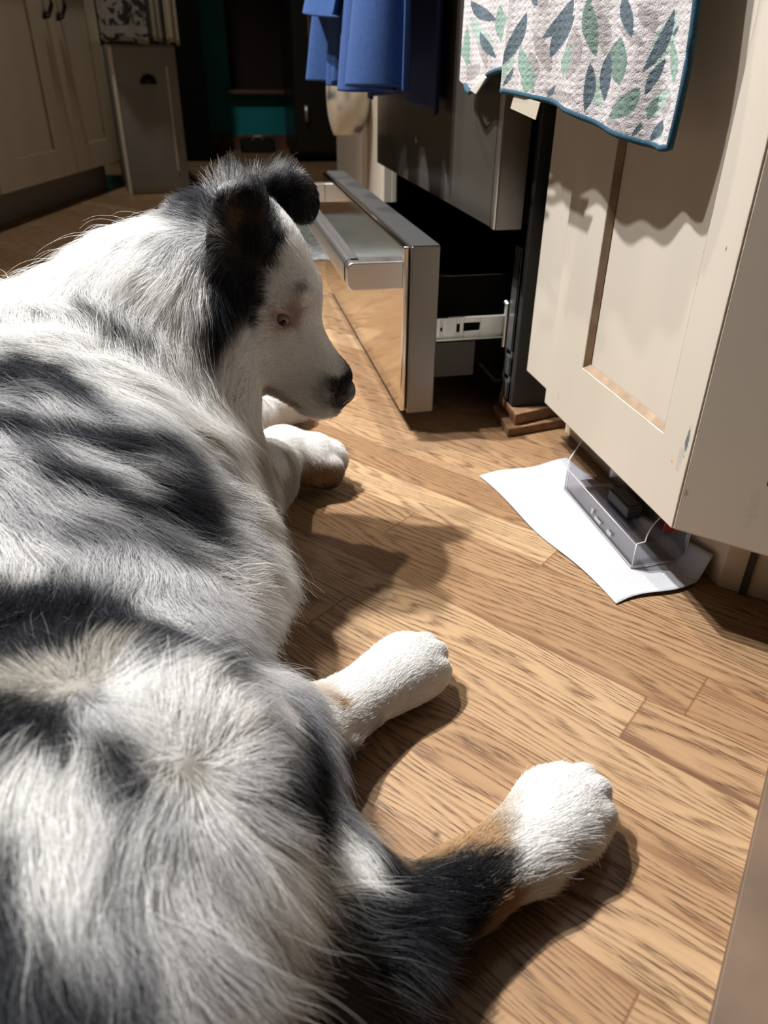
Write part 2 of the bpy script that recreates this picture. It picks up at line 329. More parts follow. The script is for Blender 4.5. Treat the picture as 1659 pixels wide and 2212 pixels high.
MB().tube([(0.29, 0.99, 0.72), (0.29, 1.64, 0.72)], 0.011, 14).tube([(0.345, 1.02, 0.72), (0.29, 1.02, 0.72)], 0.008).tube([(0.345, 1.61, 0.72), (0.29, 1.61, 0.72)], 0.008).build('door_handle', M['steel'], od, smooth=True)
MB().box(0.36, 0.386, 0.945, 1.685, 0.775, 0.895).build('control_panel', M['steel_side'], rg, bevel=0.003)
# open drawer
dr = MB().box(0.2365, 0.274, 0.9375, 1.69, 0.0285, 0.2535).build('drawer', M['steel_side'], rg, bevel=0.0022, seg=3)
MB().box(0.2375, 0.2730, 0.9385, 1.689, 0.2536, 0.2545).build('top_cap', simple('dark_grey_cap', (0.030, 0.030, 0.031), 0.55), dr, bevel=0.0004)
MB().box(0.2280, 0.2362, 0.9455, 1.682, 0.0295, 0.2525).build('drawer_face', M['steel_front'], dr, bevel=0.003, seg=3)
# handle: rounded bar on two deep end brackets
def rounded(x0, x1, z0, z1, rl, n=7):
    p = [(x1, z0), (x1, z1)]
    for k in range(n + 1):
        a = math.pi / 2 + k / n * math.pi / 2; p.append((x0 + rl[0] + rl[0] * math.cos(a), z1 - rl[0] + rl[0] * math.sin(a)))
    for k in range(n + 1):
        a = math.pi + k / n * math.pi / 2; p.append((x0 + rl[1] + rl[1] * math.cos(a), z0 + rl[1] + rl[1] * math.sin(a)))
    return p
hm = MB().prism(rounded(0.156, 0.176, 0.199, 0.2345, (0.008, 0.0095)), 'y', 0.960, 1.668)
hm.prism(rounded(0.156, 0.2285, 0.199, 0.2345, (0.008, 0.0095)), 'y', 0.947, 0.974).prism(rounded(0.156, 0.2285, 0.199, 0.2345, (0.008, 0.0095)), 'y', 1.655, 1.681)
hm.build('handle', M['steel'], dr, bevel=0.0022, seg=3)
MB().box(0.274, 0.70, 1.0, 1.004, 0.075, 0.20).box(0.274, 0.70, 1.626, 1.63, 0.075, 0.20).box(0.274, 0.70, 1.0, 1.63, 0.072, 0.076).box(0.698, 0.702, 1.0, 1.63, 0.075, 0.20).build('drawer_box', M['blackm'], dr, bevel=0.001)
# slide rail with slots
def slotted(x0, x1, z0, z1, slots, y0, y1):
    mb = MB(); xs = sorted(slots); cur = x0
    for a, b, c, d in xs:
        mb.box(cur, a, y0, y1, z0, z1).box(a, b, y0, y1, z0, c).box(a, b, y0, y1, d, z1); cur = b
    return mb.box(cur, x1, y0, y1, z0, z1)
rail = slotted(0.274, 0.385, 0.118, 0.150, [(0.2905, 0.2935, 0.131, 0.136), (0.314, 0.3185, 0.128, 0.140), (0.324, 0.348, 0.129, 0.141)], 0.9775, 0.980)
rail.box(0.274, 0.385, 0.973, 0.980, 0.1475, 0.150).box(0.274, 0.385, 0.973, 0.980, 0.118, 0.1205).build('slide_rail', M['zinc'], dr, bevel=0.0005)
MB().box(0.385, 0.66, 0.973, 0.985, 0.122, 0.146).build('rail_inner', M['zinc'], dr)
MB().box(0.274, 0.345, 0.984, 0.99, 0.062, 0.112).build('side_skirt', simple('dark_grey_steel', (0.05, 0.05, 0.05), 0.5), dr)
MB().box(0.402, 0.90, 0.975, 0.982, 0.05, 0.26).build('inner_wall', M['blackm'], rg)
# flange with slots at the cavity edge
fl = MB()
for z0, z1, m in [(0.036, 0.062, 0), (0.070, 0.098, 0), (0.106, 0.245, 0)]:
    fl.box(0.3855, 0.389, 0.944, 0.972, z0, z1)
fl.box(0.3855, 0.389, 0.944, 0.949, 0.036, 0.245).box(0.3855, 0.389, 0.967, 0.972, 0.036, 0.245)
fl.build('front_flange', simple('grey_flange', (0.20, 0.205, 0.21), 0.28, 0.7, noise=0.3, scale=25), rg, bevel=0.0006)
MB().tube([(0.384, 0.9745, 0.105), (0.384, 0.9745, 0.165)], 0.003).tube([(0.384, 0.972, 0.165), (0.3825, 0.977, 0.168)], 0.003).build('latch_rod', M['zinc'], rg)
into(rg)
# loose wood blocks that carry the range foot
def block(name, pts, z0, z1, label, grp=None):
    mb = MB().prism(pts, 'z', z0, z1); o = mb.build(name, M['wood'], bevel=0.0015); return tag(o, label, 'wood block', grp)
block('wood_block', [(0.385, 0.905), (0.47, 0.93), (0.60, 0.948), (0.60, 1.02), (0.43, 1.02), (0.392, 0.99)], 0.013, 0.0295, 'rough wood block under the black range side, upper of the two')
block('wood_block', [(0.372, 0.895), (0.46, 0.912), (0.60, 0.925), (0.60, 1.03), (0.42, 1.03), (0.38, 0.98)], 0.0002, 0.0128, 'lower rough wood block lying on the floor under the range')
tag(MB().box(0.425, 0.445, 1.10, 1.23, 0.0005, 0.006).build('lit_floor_patch', simple('pale_lit_floor', (0.55, 0.42, 0.27), 0.6, noise=0.2)), 'pale strip in place of a lit patch of floor behind the open drawer', 'light patch')  # pale strip paints a pool of light on the floor

# ------------------------------------------------------------------ cabinet beyond the range
cb = thing('base_cabinet', 'narrow cream cabinet beyond the range, behind the drawer', 'cabinet', (0.6, 2.1, 0))
MB().box(0.392, 0.985, 1.755, 2.44, 0.1, 0.88).box(0.45, 0.985, 1.76, 2.44, 0, 0.1).build('cabinet_body', M['cream'], cb, bevel=0.001)
MB().box(0.374, 0.3915, 1.757, 1.930, 0.11, 0.86).build('door', M['cream'], cb, bevel=0.002)
MB().box(0.374, 0.3915, 1.952, 2.43, 0.11, 0.86).build('door', M['cream'], cb, bevel=0.002)
MB().box(0.3885, 0.3915, 1.9305, 1.9515, 0.11, 0.86).build('stile', M['glaze'], cb)
MB().box(0.36, 0.985, 1.75, 2.45, 0.881, 0.91).build('worktop', simple('dark_stone', (0.05, 0.045, 0.04), 0.3), cb)
MB().tube([(0.374, 1.99, 0.50), (0.35, 1.99, 0.50)], 0.007).tube([(0.352, 1.99, 0.50), (0.343, 1.99, 0.50)], 0.014).build('knob', M['iron'], cb)
into(cb)

# ------------------------------------------------------------------ left run of cabinets (turned a little from the range wall)
lx, ly = 0.288, 0.958; ox, oy = 0.958, -0.288     # along, outward (towards the room)
A0 = (-0.615, 2.557)
def TL(s): return frame_of((A0[0] + lx * s - ox * 0.02, A0[1] + ly * s - oy * 0.02, 0), (lx, ly, 0), (ox, oy, 0))
lc = thing('base_cabinet', 'cream two-door cabinet at left with black hook pulls and grey kick', 'cabinet', (A0[0], A0[1], 0))
T0 = TL(0)
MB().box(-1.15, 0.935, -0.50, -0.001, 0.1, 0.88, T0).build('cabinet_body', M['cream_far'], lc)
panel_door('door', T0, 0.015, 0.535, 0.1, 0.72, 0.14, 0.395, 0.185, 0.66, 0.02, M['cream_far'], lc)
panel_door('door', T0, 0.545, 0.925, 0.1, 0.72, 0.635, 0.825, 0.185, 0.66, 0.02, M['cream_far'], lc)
panel_door('door', T0, -0.52, 0.005, 0.1, 0.72, -0.42, -0.10, 0.185, 0.66, 0.02, M['cream_far'], lc)
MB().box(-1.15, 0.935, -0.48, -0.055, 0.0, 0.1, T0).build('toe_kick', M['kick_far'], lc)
for s in (0.495, 0.590):
    mb = MB(); pts = [Vector((s, 0.02, 0.70)), Vector((s, 0.045, 0.69)), Vector((s, 0.052, 0.64)), Vector((s + 0.004, 0.05, 0.595)), Vector((s, 0.035, 0.565)), Vector((s - 0.02, 0.03, 0.56)), Vector((s - 0.03, 0.04, 0.575))]
    mb.tube([T0 @ p for p in pts], 0.0065); mb.build('hook_pull', M['iron'], lc, smooth=True)
MB().box(-1.16, 0.94, -0.51, 0.03, 0.881, 0.92, T0).build('worktop', simple('worktop_far', (0.05, 0.045, 0.04), 0.4), lc)
into(lc)
# pull-out bin unit standing proud beyond
Tb = Matrix.Translation((-0.315, 3.25, 0)) @ Matrix.Rotation(math.radians(8), 4, 'Z')
bn = thing('bin_cabinet', 'pale narrow cabinet with one black cup pull, beyond the left doors', 'cabinet', (-0.2, 3.4, 0))
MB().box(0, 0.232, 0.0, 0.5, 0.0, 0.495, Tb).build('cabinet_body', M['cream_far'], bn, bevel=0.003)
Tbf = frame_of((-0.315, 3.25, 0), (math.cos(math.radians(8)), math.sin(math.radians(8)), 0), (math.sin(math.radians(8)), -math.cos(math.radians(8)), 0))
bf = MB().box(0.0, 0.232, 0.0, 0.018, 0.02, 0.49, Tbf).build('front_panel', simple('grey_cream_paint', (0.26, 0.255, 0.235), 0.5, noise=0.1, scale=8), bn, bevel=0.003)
MB().box(0.0, 0.012, 0.018, 0.028, 0.0, 0.49, Tbf).build('corner_bead', simple('pale_edge', (0.85, 0.83, 0.74), 0.5), bf, bevel=0.002)
MB().box(0.192, 0.198, 0.018, 0.022, 0.08, 0.43, Tbf).build('panel_bead', simple('pale_bead', (0.75, 0.72, 0.62), 0.5), bf, bevel=0.001)
v = []; f = []; n = 10; mcols = 6
for i in range(n + 1):
    for j in range(mcols + 1):
        a = math.pi * i / n; b = math.pi / 2 * j / mcols
        v.append(Tbf @ Vector((0.125 + 0.027 * math.cos(a) * math.cos(b * 0.25), 0.018 + 0.022 * math.sin(a) * math.sin(b) + 0.001, 0.372 + 0.030 * math.sin(a) * math.cos(b))))
for i in range(n):
    for j in range(mcols): k = i * (mcols + 1) + j; f.append((k, k + 1, k + mcols + 2, k + mcols + 1))
cp = new_obj('cup_pull', v, f, M['iron'], bn, smooth=True); sm = cp.modifiers.new('s', 'SOLIDIFY'); sm.thickness = 0.003
into(bn)

# ------------------------------------------------------------------ far dark furniture
fr = thing('tall_cabinet', 'tall black appliance at the far end, right of the teal wall', 'fridge', (0.65, 4.6, 0))
MB().box(0.445, 0.97, 4.26, 4.8, 0.03, 1.9).build('cabinet_body', M['black'], fr, bevel=0.006)
MB().box(0.447, 0.72, 4.238, 4.2595, 0.05, 1.88).build('door', M['black'], fr, bevel=0.005)
MB().tube([(0.525, 4.205, 0.50), (0.525, 4.205, 1.1)], 0.008).tube([(0.525, 4.24, 0.56), (0.525, 4.205, 0.56)], 0.006).tube([(0.525, 4.24, 1.05), (0.525, 4.205, 1.05)], 0.006).build('handle', M['steel'], fr, smooth=True)
MB().tube([(0.50, 4.22, 0.19), (0.50, 4.22, 0.26)], 0.009).build('lower_handle', M['zinc'], fr, smooth=True)
MB().box(0.46, 0.95, 4.30, 4.78, 0.0, 0.03).build('plinth', M['blackm'], fr)
into(fr)
tag(MB().box(-0.50, 0.02, 4.35, 4.9, 0.0, 1.7).build('black_cupboard', M['blackm'], bevel=0.005), 'plain black cupboard left of the teal wall strip', 'cupboard')
cs = thing('storage_crate', 'small black crate standing against the brown baseboard under the teal wall', 'crate', (0.28, 4.82, 0))
MB().box(0.185, 0.375, 4.74, 4.92, 0.0, 0.008).box(0.185, 0.193, 4.74, 4.92, 0, 0.065).box(0.367, 0.375, 4.74, 4.92, 0, 0.065).box(0.185, 0.375, 4.74, 4.748, 0, 0.065).box(0.185, 0.375, 4.912, 4.92, 0, 0.065).build('crate_body', M['black'], cs, bevel=0.002)
MB().tube([(0.25, 4.75, 0.062), (0.26, 4.75, 0.083), (0.30, 4.75, 0.083), (0.31, 4.75, 0.062)], 0.004).build('handle', M['zinc'], cs)
into(cs)

# ------------------------------------------------------------------ rug
def mat_rug():
    t = NT('woven_blue_rug'); P = t.pos()
    vo = t.node('ShaderNodeTexVoronoi', {'Vector': P, 'Scale': 120.0}).outputs['Color']
    n = t.node('ShaderNodeTexNoise', {'Vector': P, 'Scale': 60.0, 'Detail': 3.0}).outputs[0]
    c = t.ramp(n, [(0.4, (0.25, 0.36, 0.42)), (0.55, (0.55, 0.60, 0.62)), (0.7, (0.75, 0.76, 0.74))])
    t.set(Base_Color=t.mix(0.12, c, vo), Roughness=0.95); return t.m
rv = []; rf = []
for i in range(41):
    for j in range(25):
        x = -0.16 + 0.50 * j / 24; y = 2.01 + 0.66 * i / 40 + 0.02 * (x - 0.1)
        rv.append((x, y, 0.005 + 0.0015 * math.sin(x * 30) * math.sin(y * 17)))
for i in range(40):
    for j in range(24): k = i * 25 + j; rf.append((k, k + 1, k + 26, k + 25))
rug = new_obj('floor_rug', rv, rf, mat_rug(), smooth=True); s = rug.modifiers.new('s', 'SOLIDIFY'); s.thickness = 0.004; s.offset = -1
tag(rug, 'pale blue-grey woven rug on the floor behind the dog\'s head', 'rug')

# ------------------------------------------------------------------ cloths
def cloth(name, ys, zb, ztop, xf, mat, nz=90, parent=None, th=0.003):
    """hanging sheet: ys list of y, zb(i) bottom height, xf(u,z) x position"""
    n = len(ys); v = []; f = []
    for i in range(n):
        u = i / (n - 1)
        for j in range(nz + 1):
            w = j / nz; z = zb(u) * (1 - w) + ztop * w
            x, dy = xf(u, z, w); v.append((x, ys[i] + dy, z))
    for i in range(n - 1):
        for j in range(nz): k = i * (nz + 1) + j; f.append((k, k + 1, k + nz + 2, k + nz + 1))
    o = new_obj(name, v, f, mat, parent, smooth=True)
    if th: s = o.modifiers.new('s', 'SOLIDIFY'); s.thickness = th
    return o
M['blue'] = simple('blue_terry', (0.013, 0.048, 0.165), 0.95, noise=0.15, scale=200)
M['blue_shadow'] = simple('shadow_blue_terry', (0.012, 0.018, 0.07), 0.95, noise=0.15, scale=200)
bt = thing('dish_towel', 'royal blue towel hanging in folds from the oven door handle', 'towel', (0.27, 1.42, 0.72))
def sstep(a, b, x): t = max(0, min(1, (x - a) / (b - a))); return t * t * (3 - 2 * t)
def bx_(u, z, w): return 0.262 + 0.042 * math.sin(u * 17 + 0.7) * (1 - 0.6 * w) - 0.02 * (1 - w) * (1 - u), 0.012 * math.sin(u * 31)
cloth('front_fold', np.linspace(1.15, 1.50, 70), lambda u: 0.415 + 0.006 * math.sin(u * 9), 0.735, bx_, M['blue'], parent=bt)
def bx2(u, z, w): return 0.25 - 0.05 * u * (1 - w) + 0.028 * math.sin(u * 13 + 2.2) * (1 - 0.5 * w), 0
cloth('rear_fold', np.linspace(1.45, 1.64, 50), lambda u: 0.412 + 0.012 * u, 0.735, bx2, M['blue'], parent=bt)
def bx3(u, z, w): return 0.205 + 0.06 * w + 0.02 * math.sin(u * 9) - 0.015 * u, 0
cloth('top_flap', np.linspace(1.36, 1.62, 50), lambda u: 0.512 - 0.004 * math.sin(u * 6) + 0.012 * u, 0.735, bx3, M['blue'], parent=bt)
into(bt)
bb = thing('dish_towel', 'dark navy sheet in place of the shadow below the royal blue towel', 'towel', (0.30, 1.5, 0.72))  # dark sheet stands for the shade under the blue towel
def bx4(u, z, w): return 0.318 + 0.014 * math.sin(u * 19), 0
cloth('towel_sheet', np.linspace(1.16, 1.62, 60), lambda u: 0.385 + 0.02 * math.sin(u * 3), 0.735, bx4, M['blue_shadow'], parent=bb)
into(bb)
# cream bag with faded print on the knob of the far cabinet
def mat_bag():
    t = NT('printed_cotton'); P = t.pos()
    n = t.node('ShaderNodeTexNoise', {'Vector': P, 'Scale': 22.0, 'Detail': 1.0}).outputs[0]
    t.set(Base_Color=t.ramp(n, [(0.50, (0.58, 0.53, 0.44)), (0.60, (0.40, 0.36, 0.31)), (0.66, (0.12, 0.13, 0.14))]), Roughness=0.9); return t.m
bv = []; bf_ = []; n1, n2 = 26, 20
for i in range(n1 + 1):
    z = i / n1
    for j in range(n2):
        a = 2 * math.pi * j / n2; r = (math.sin(math.pi * min(1, (z * 0.86 + 0.13))) ** 0.6) * (1 + 0.06 * math.sin(5 * a + z * 4)) * (1 - 0.32 * sstep(0.55, 1, z))
        bv.append((0.322 + 0.052 * r * math.cos(a) + 0.006 * math.sin(z * 5), 1.93 + 0.062 * r * math.sin(a), 0.308 + 0.175 * z - 0.006 * math.cos(a * 2) * (1 - z)))
for i in range(n1):
    for j in range(n2): bf_.append((i * n2 + j, i * n2 + (j + 1) % n2, (i + 1) * n2 + (j + 1) % n2, (i + 1) * n2 + j))
bf_ += [tuple(range(n2))[::-1], tuple(range(n1 * n2, n1 * n2 + n2))]
bag = new_obj('cloth_bag', bv, bf_, mat_bag(), smooth=True)
tag(bag, 'cream cloth bag with faded grey print hanging below the blue towel', 'bag')
st = MB().tube([(0.34, 1.93, 0.478), (0.345, 1.955, 0.505), (0.348, 1.985, 0.514), (0.345, 1.995, 0.50), (0.335, 1.955, 0.48)], 0.003).build('bag_strap', M['cream'], bag, smooth=True)

# printed towels over the bin unit
def mat_print():
    t = NT('black_and_white_print'); P = t.pos()
    w = t.node('ShaderNodeTexNoise', {'Vector': t.node('ShaderNodeVectorMath', {0: P, 1: (1.2, 1, 1)}, operation='MULTIPLY').outputs[0], 'Scale': 22.0, 'Detail': 2.0, 'Distortion': 1.5}).outputs[0]
    sx = t.node('ShaderNodeSeparateXYZ', {0: P}); bz = t.math('FRACT', t.math('MULTIPLY', sx.outputs[2], 9.5))
    m = t.math('MULTIPLY', t.ramp(w, [(0.5, (0, 0, 0)), (0.56, (1, 1, 1))]), t.ramp(bz, [(0.18, (0, 0, 0)), (0.24, (1, 1, 1))]))
    t.set(Base_Color=t.mix(m, (0.30, 0.29, 0.28), (0.018, 0.018, 0.02)), Roughness=0.9); return t.m
def hang_x(name, x0, x1, y, z0, z1, mat, amp, label, grp=None, fr=9.0):
    v = []; f = []; n, m = 36, 24
    for i in range(n + 1):
        for j in range(m + 1):
            u = i / n; w = j / m
            v.append((x0 + (x1 - x0) * u, y + amp * math.sin(u * fr) * (1 - 0.5 * w), z0 + (z1 - z0) * w + 0.006 * math.sin(u * 4) * (1 - w)))
    for i in range(n):
        for j in range(m): k = i * (m + 1) + j; f.append((k, k + 1, k + m + 2, k + m + 1))
    o = new_obj(name, v, f, mat, smooth=True); s = o.modifiers.new('s', 'SOLIDIFY'); s.thickness = 0.006
    return tag(o, label, 'towel', grp)
hang_x('dish_towel', -0.325, -0.165, 3.205, 0.497, 0.90, mat_print(), 0.006, 'pale towel with black printed motifs above the bin cabinet, leftmost')
def mat_stripe():
    t = NT('striped_cotton'); sx = t.node('ShaderNodeSeparateXYZ', {0: t.pos()}); a = t.math('FRACT', t.math('MULTIPLY', sx.outputs[0], 22.0))
    t.set(Base_Color=t.ramp(a, [(0.3, (0.34, 0.31, 0.26)), (0.4, (0.05, 0.045, 0.04)), (0.7, (0.05, 0.045, 0.04)), (0.8, (0.34, 0.31, 0.26))]), Roughness=0.9); return t.m
hang_x('dish_towel', -0.163, -0.105, 3.205, 0.499, 0.90, mat_stripe(), 0.012, 'narrow towel with dark vertical stripes above the bin cabinet', fr=14)
hang_x('dish_towel', -0.104, -0.060, 3.19, 0.496, 0.90, simple('cream_cotton', (0.40, 0.36, 0.28), 0.9, noise=0.1), 0.012, 'plain cream towel above the bin cabinet, rightmost of the three', fr=11)
rl = MB().tube([(-0.34, 3.197, 0.903), (-0.05, 3.197, 0.903)], 0.008).tube([(-0.335, 3.197, 0.903), (-0.335, 3.30, 0.903), (-0.335, 3.30, 0.49)], 0.006).tube([(-0.055, 3.197, 0.903), (-0.055, 3.33, 0.903), (-0.10, 3.33, 0.49)], 0.006).build('towel_rack', M['iron'], smooth=True)
tag(rl, 'dark metal rack holding the three towels above the bin cabinet', 'rack')

# ------------------------------------------------------------------ near patterned towel on a rail
def ray_px(px, py):
    v = CR @ np.array([px - CX, -(py - CY), -F_PX]); return v / np.linalg.norm(v)
def at_x(px, py, X): r = ray_px(px, py); t = X / r[0]; return np.array([0, 0, CAM_H]) + t * r
def at_z(px, py, Z): r = ray_px(px, py); t = (Z - CAM_H) / r[2]; return np.array([0, 0, CAM_H]) + t * r
def at_y(px, py, Y): r = ray_px(px, py); t = Y / r[1]; return np.array([0, 0, CAM_H]) + t * r

def mat_towel():
    t = NT('printed_waffle_cloth')
    a = t.node('ShaderNodeAttribute', attribute_name='pattern').outputs['Color']
    P = t.pos(); pv = t.node('ShaderNodeVectorMath', {0: P, 1: (0, 1, 1)}, operation='MULTIPLY').outputs[0]
    sx = t.node('ShaderNodeSeparateXYZ', {0: pv}); k = math.pi / 0.0062
    wob = t.node('ShaderNodeTexNoise', {'Vector': P, 'Scale': 60.0, 'Detail': 1.0}).outputs[0]
    yy = t.math('MULTIPLY', t.math('ADD', sx.outputs[1], t.math('MULTIPLY', wob, 0.004)), k); zz = t.math('MULTIPLY', t.math('ADD', sx.outputs[2], t.math('MULTIPLY', wob, 0.004)), k)
    wf = t.math('MAXIMUM', t.math('ABSOLUTE', t.math('SINE', t.math('MULTIPLY', yy, 0.55))), t.math('ABSOLUTE', t.math('SINE', zz)))
    fz = t.node('ShaderNodeTexNoise', {'Vector': P, 'Scale': 700.0, 'Detail': 3.0}).outputs[0]
    h = t.math('ADD', t.math('MULTIPLY', wf, 0.5), t.math('MULTIPLY', fz, 0.8))
    b = t.node('ShaderNodeBump', {'Height': h, 'Strength': 0.7, 'Distance': 0.0016}).outputs[0]
    c = t.mix(t.math('MULTIPLY', fz, 0.22), a, (0.60, 0.60, 0.61))
    t.set(Base_Color=c, Roughness=0.95, Normal=b); return t.m
M['towel'] = mat_towel()
PAL = dict(w=(0.46, 0.435, 0.455), d=(0.004, 0.040, 0.068), g=(0.15, 0.26, 0.21), s=(0.075, 0.15, 0.12), l=(0.28, 0.39, 0.34), t=(0.26, 0.235, 0.24))
def C3(x, y): return (900 + x / 2.186, y / 2.186)
LEAVES = [  # tip, tip, width, bend, colour  (crop pixels), painted first to last
    ((640, 350), (560, 150), 70, 8, 't'), ((720, 380), (760, 120), 80, 10, 't'), ((900, 260), (870, 40), 80, 5, 't'), ((1130, 160), (1060, 20), 90, 10, 't'), ((600, 420), (760, 470), 60, 4, 't'),
    ((1180, 560), (1190, 400), 50, 4, 't'), ((1090, 230), (960, 120), 50, 4, 't'), ((300, 300), (240, 380), 60, 5, 't'), ((220, 60), (170, 150), 40, 5, 't'), ((980, 640), (900, 560), 50, 5, 't'), ((560, 400), (545, 240), 60, 6, 't'), ((330, 330), (280, 120), 40, 6, 't'), ((930, 560), (1010, 420), 70, 6, 't'),
    ((455, 190), (400, 390), 60, -10, 'l'), ((715, 90), (610, 175), 55, -12, 'l'), ((255, 75), (372, 235), 60, 14, 'l'), ((240, 15), (150, 115), 35, 8, 'l'), ((1235, 60), (1085, 330), 95, -16, 'l'), ((830, 330), (880, 520), 75, 6, 'l'), ((420, 120), (395, 60), 45, 3, 'g'), ((1210, 420), (1100, 560), 70, 8, 'l'), ((560, 330), (520, 440), 60, 8, 'g'), ((760, 40), (640, 150), 40, -8, 'l'),
    ((240, 120), (240, 320), 34, 4, 'g'), ((820, -10), (855, 272), 75, 10, 's'), ((500, 220), (562, 438), 62, 8, 'g'), ((742, 205), (702, 360), 42, 6, 'g'), ((975, 175), (965, 405), 95, 14, 's'), ((1062, 410), (915, 565), 85, -12, 's'), ((1152, 455), (1098, 565), 48, 5, 's'), ((400, 20), (400, 200), 45, 8, 'g'), ((195, 190), (260, 310), 30, 5, 'g'), ((1215, 180), (1225, 400), 40, -8, 'g'), ((1180, 620), (1120, 670), 36, 4, 'l'),
    ((530, 58), (402, 312), 62, -12, 'd'), ((752, -12), (598, 182), 66, -26, 'd'), ((757, 72), (640, 275), 68, 12, 'd'), ((990, -30), (1025, 178), 60, 6, 'd'), ((1228, 42), (1070, 345), 60, -22, 'd'), ((1187, 278), (1085, 452), 50, 8, 'd'), ((922, 243), (897, 478), 56, 8, 'd'), ((828, 295), (800, 528), 58, -12, 'd'), ((255, 5), (378, 95), 60, 16, 'd'), ((300, 150), (378, 275), 44, 12, 'd'),
    ((467, 318), (412, 408), 22, -4, 'd'), ((662, 402), (622, 462), 22, -4, 'd'), ((1175, 565), (1108, 665), 46, -10, 'd'), ((1072, 570), (1020, 645), 24, -5, 'd'), ((1252, 120), (1225, 175), 18, 3, 'd'), ((560, -20), (580, 30), 30, 3, 'd'), ((620, -40), (600, 60), 50, 5, 't')]
def paint_towel(o, X):
    me = o.data; n = len(me.vertices); co = np.empty(n * 3); me.vertices.foreach_get('co', co); co = co.reshape(-1, 3)
    p = co[:, 1:3]; rgb = np.tile(np.array(PAL['w']), (n, 1))
    blot = np.sin(p[:, 0] * 61 + 1.3) * np.sin(p[:, 1] * 47 + 0.4) + 0.6 * np.sin(p[:, 0] * 140) * np.sin(p[:, 1] * 118 + 1)
    rgb = np.where((blot > 0.35)[:, None], np.array((0.40, 0.375, 0.385)), rgb)
    for dz in (0.0, 0.155):       # the print repeats further up the cloth
        q = co.copy(); q[:, 2] -= dz; q[:, 2] -= CAM_H; cc = q @ CR; P2 = np.c_[(CX + F_PX * cc[:, 0] / -cc[:, 2] - 900) * 2.186, (CY - F_PX * cc[:, 1] / -cc[:, 2]) * 2.186]
        for a, b, w, bend, c in LEAVES:
            A = np.array(a, float); B = np.array(b, float); d = B - A; L = np.linalg.norm(d); d /= L; nn = np.array([-d[1], d[0]])
            t = (P2 - A) @ d / L; s_ = (P2 - A) @ nn; off = bend * 4 * t * (1 - t)
            hw = w * 0.5 * np.clip(np.sin(np.pi * np.clip(t, 0, 1)), 0, 1) ** 0.85
            m = (t > 0) & (t < 1) & (np.abs(s_ - off) < hw); rgb[m] = PAL[c]
    at = me.color_attributes.new('pattern', 'FLOAT_COLOR', 'POINT'); at.data.foreach_set('color', np.c_[rgb, np.ones(n)].ravel())
tw = thing('waffle_towel', 'white waffle towel with teal and sage leaves, teal edging, hanging at top right', 'towel', (0.33, 0.75, 0.78))
# main panel: bottom edge follows these (y, z) points, left fold to right edge
Xm = lambda u: 0.300 + 0.044 * u ** 0.8
bot = [at_x(x, y, Xm(u)) for x, y, u in [(1078, 196, 0.0), (1125, 203, 0.12), (1180, 217, 0.27), (1250, 243, 0.45), (1320, 280, 0.64), (1380, 308, 0.80), (1420, 320, 0.92), (1449, 318, 1.0)]]
bu = [0, .12, .27, .45, .64, .80, .92, 1.0]
yM = lambda u: float(np.interp(u, bu, [b[1] for b in bot])); zM = lambda u: float(np.interp(u, bu, [b[2] for b in bot]))
yR = at_x(1480, 30, Xm(1))[1]
def mx(u, z, w):
    dz = z - zM(u)
    return Xm(u) + 0.004 * math.sin(u * 9 + dz * 6) + 0.003 * math.sin(u * 23 + 1) * (1 - w), (-0.006 * math.sin(dz * 26) * u ** 3) + 0.004 * sstep(0, 0.2, dz) * u
main = cloth('towel_sheet', [yM(u) for u in np.linspace(0, 1, 330)], zM, 0.79, mx, M['towel'], nz=400, parent=tw, th=0.0)
# left fold turned behind
yl0, yl1 = yM(0) - 0.006, 1.055
bl = [at_x(1076, 150, .312), at_x(1045, 165, .315), at_x(1012, 200, .318), at_x(985, 170, .32), at_x(966, 105, .322), at_x(961, 0, .325)]
def zL(u):
    # u 0 (near main panel) to 1 (far edge)
    y = yl0 + (yl1 - yl0) * u; return float(np.interp(y, [b[1] for b in bl], [b[2] for b in bl]))
def lx_(u, z, w): return 0.312 + 0.013 * u + 0.003 * math.sin(u * 14 + z * 8), 0
left = cloth('rear_fold', np.linspace(yl0, yl1, 200), zL, 0.79, lx_, M['towel'], nz=360, parent=tw, th=0.0)
paint_towel(main, 0.325); paint_towel(left, 0.318)
for o in (main, left): s = o.modifiers.new('s', 'SOLIDIFY'); s.thickness = 0.002
M['hem'] = simple('teal_stitched_edge', (0.010, 0.055, 0.095), 0.9, noise=0.5, scale=700)
hp = [Vector((mx(u, zM(u), 0)[0], yM(u), zM(u))) for u in np.linspace(0, 1, 60)]
hp += [Vector((mx(1, z, (z - zM(1)) / (0.79 - zM(1)))[0], yM(1) + mx(1, z, (z - zM(1)) / (0.79 - zM(1)))[1], z)) for z in np.linspace(zM(1) + 0.004, 0.78, 40)]
MB().tube(hp, 0.0030, 8).build('hem', M['hem'], main, smooth=True)
hp = [Vector((lx_(u, 0, 0)[0], yl0 + (yl1 - yl0) * u, zL(u))) for u in np.linspace(0, 1, 80)]
MB().tube(hp, 0.0028, 8).build('hem', M['hem'], left, smooth=True)
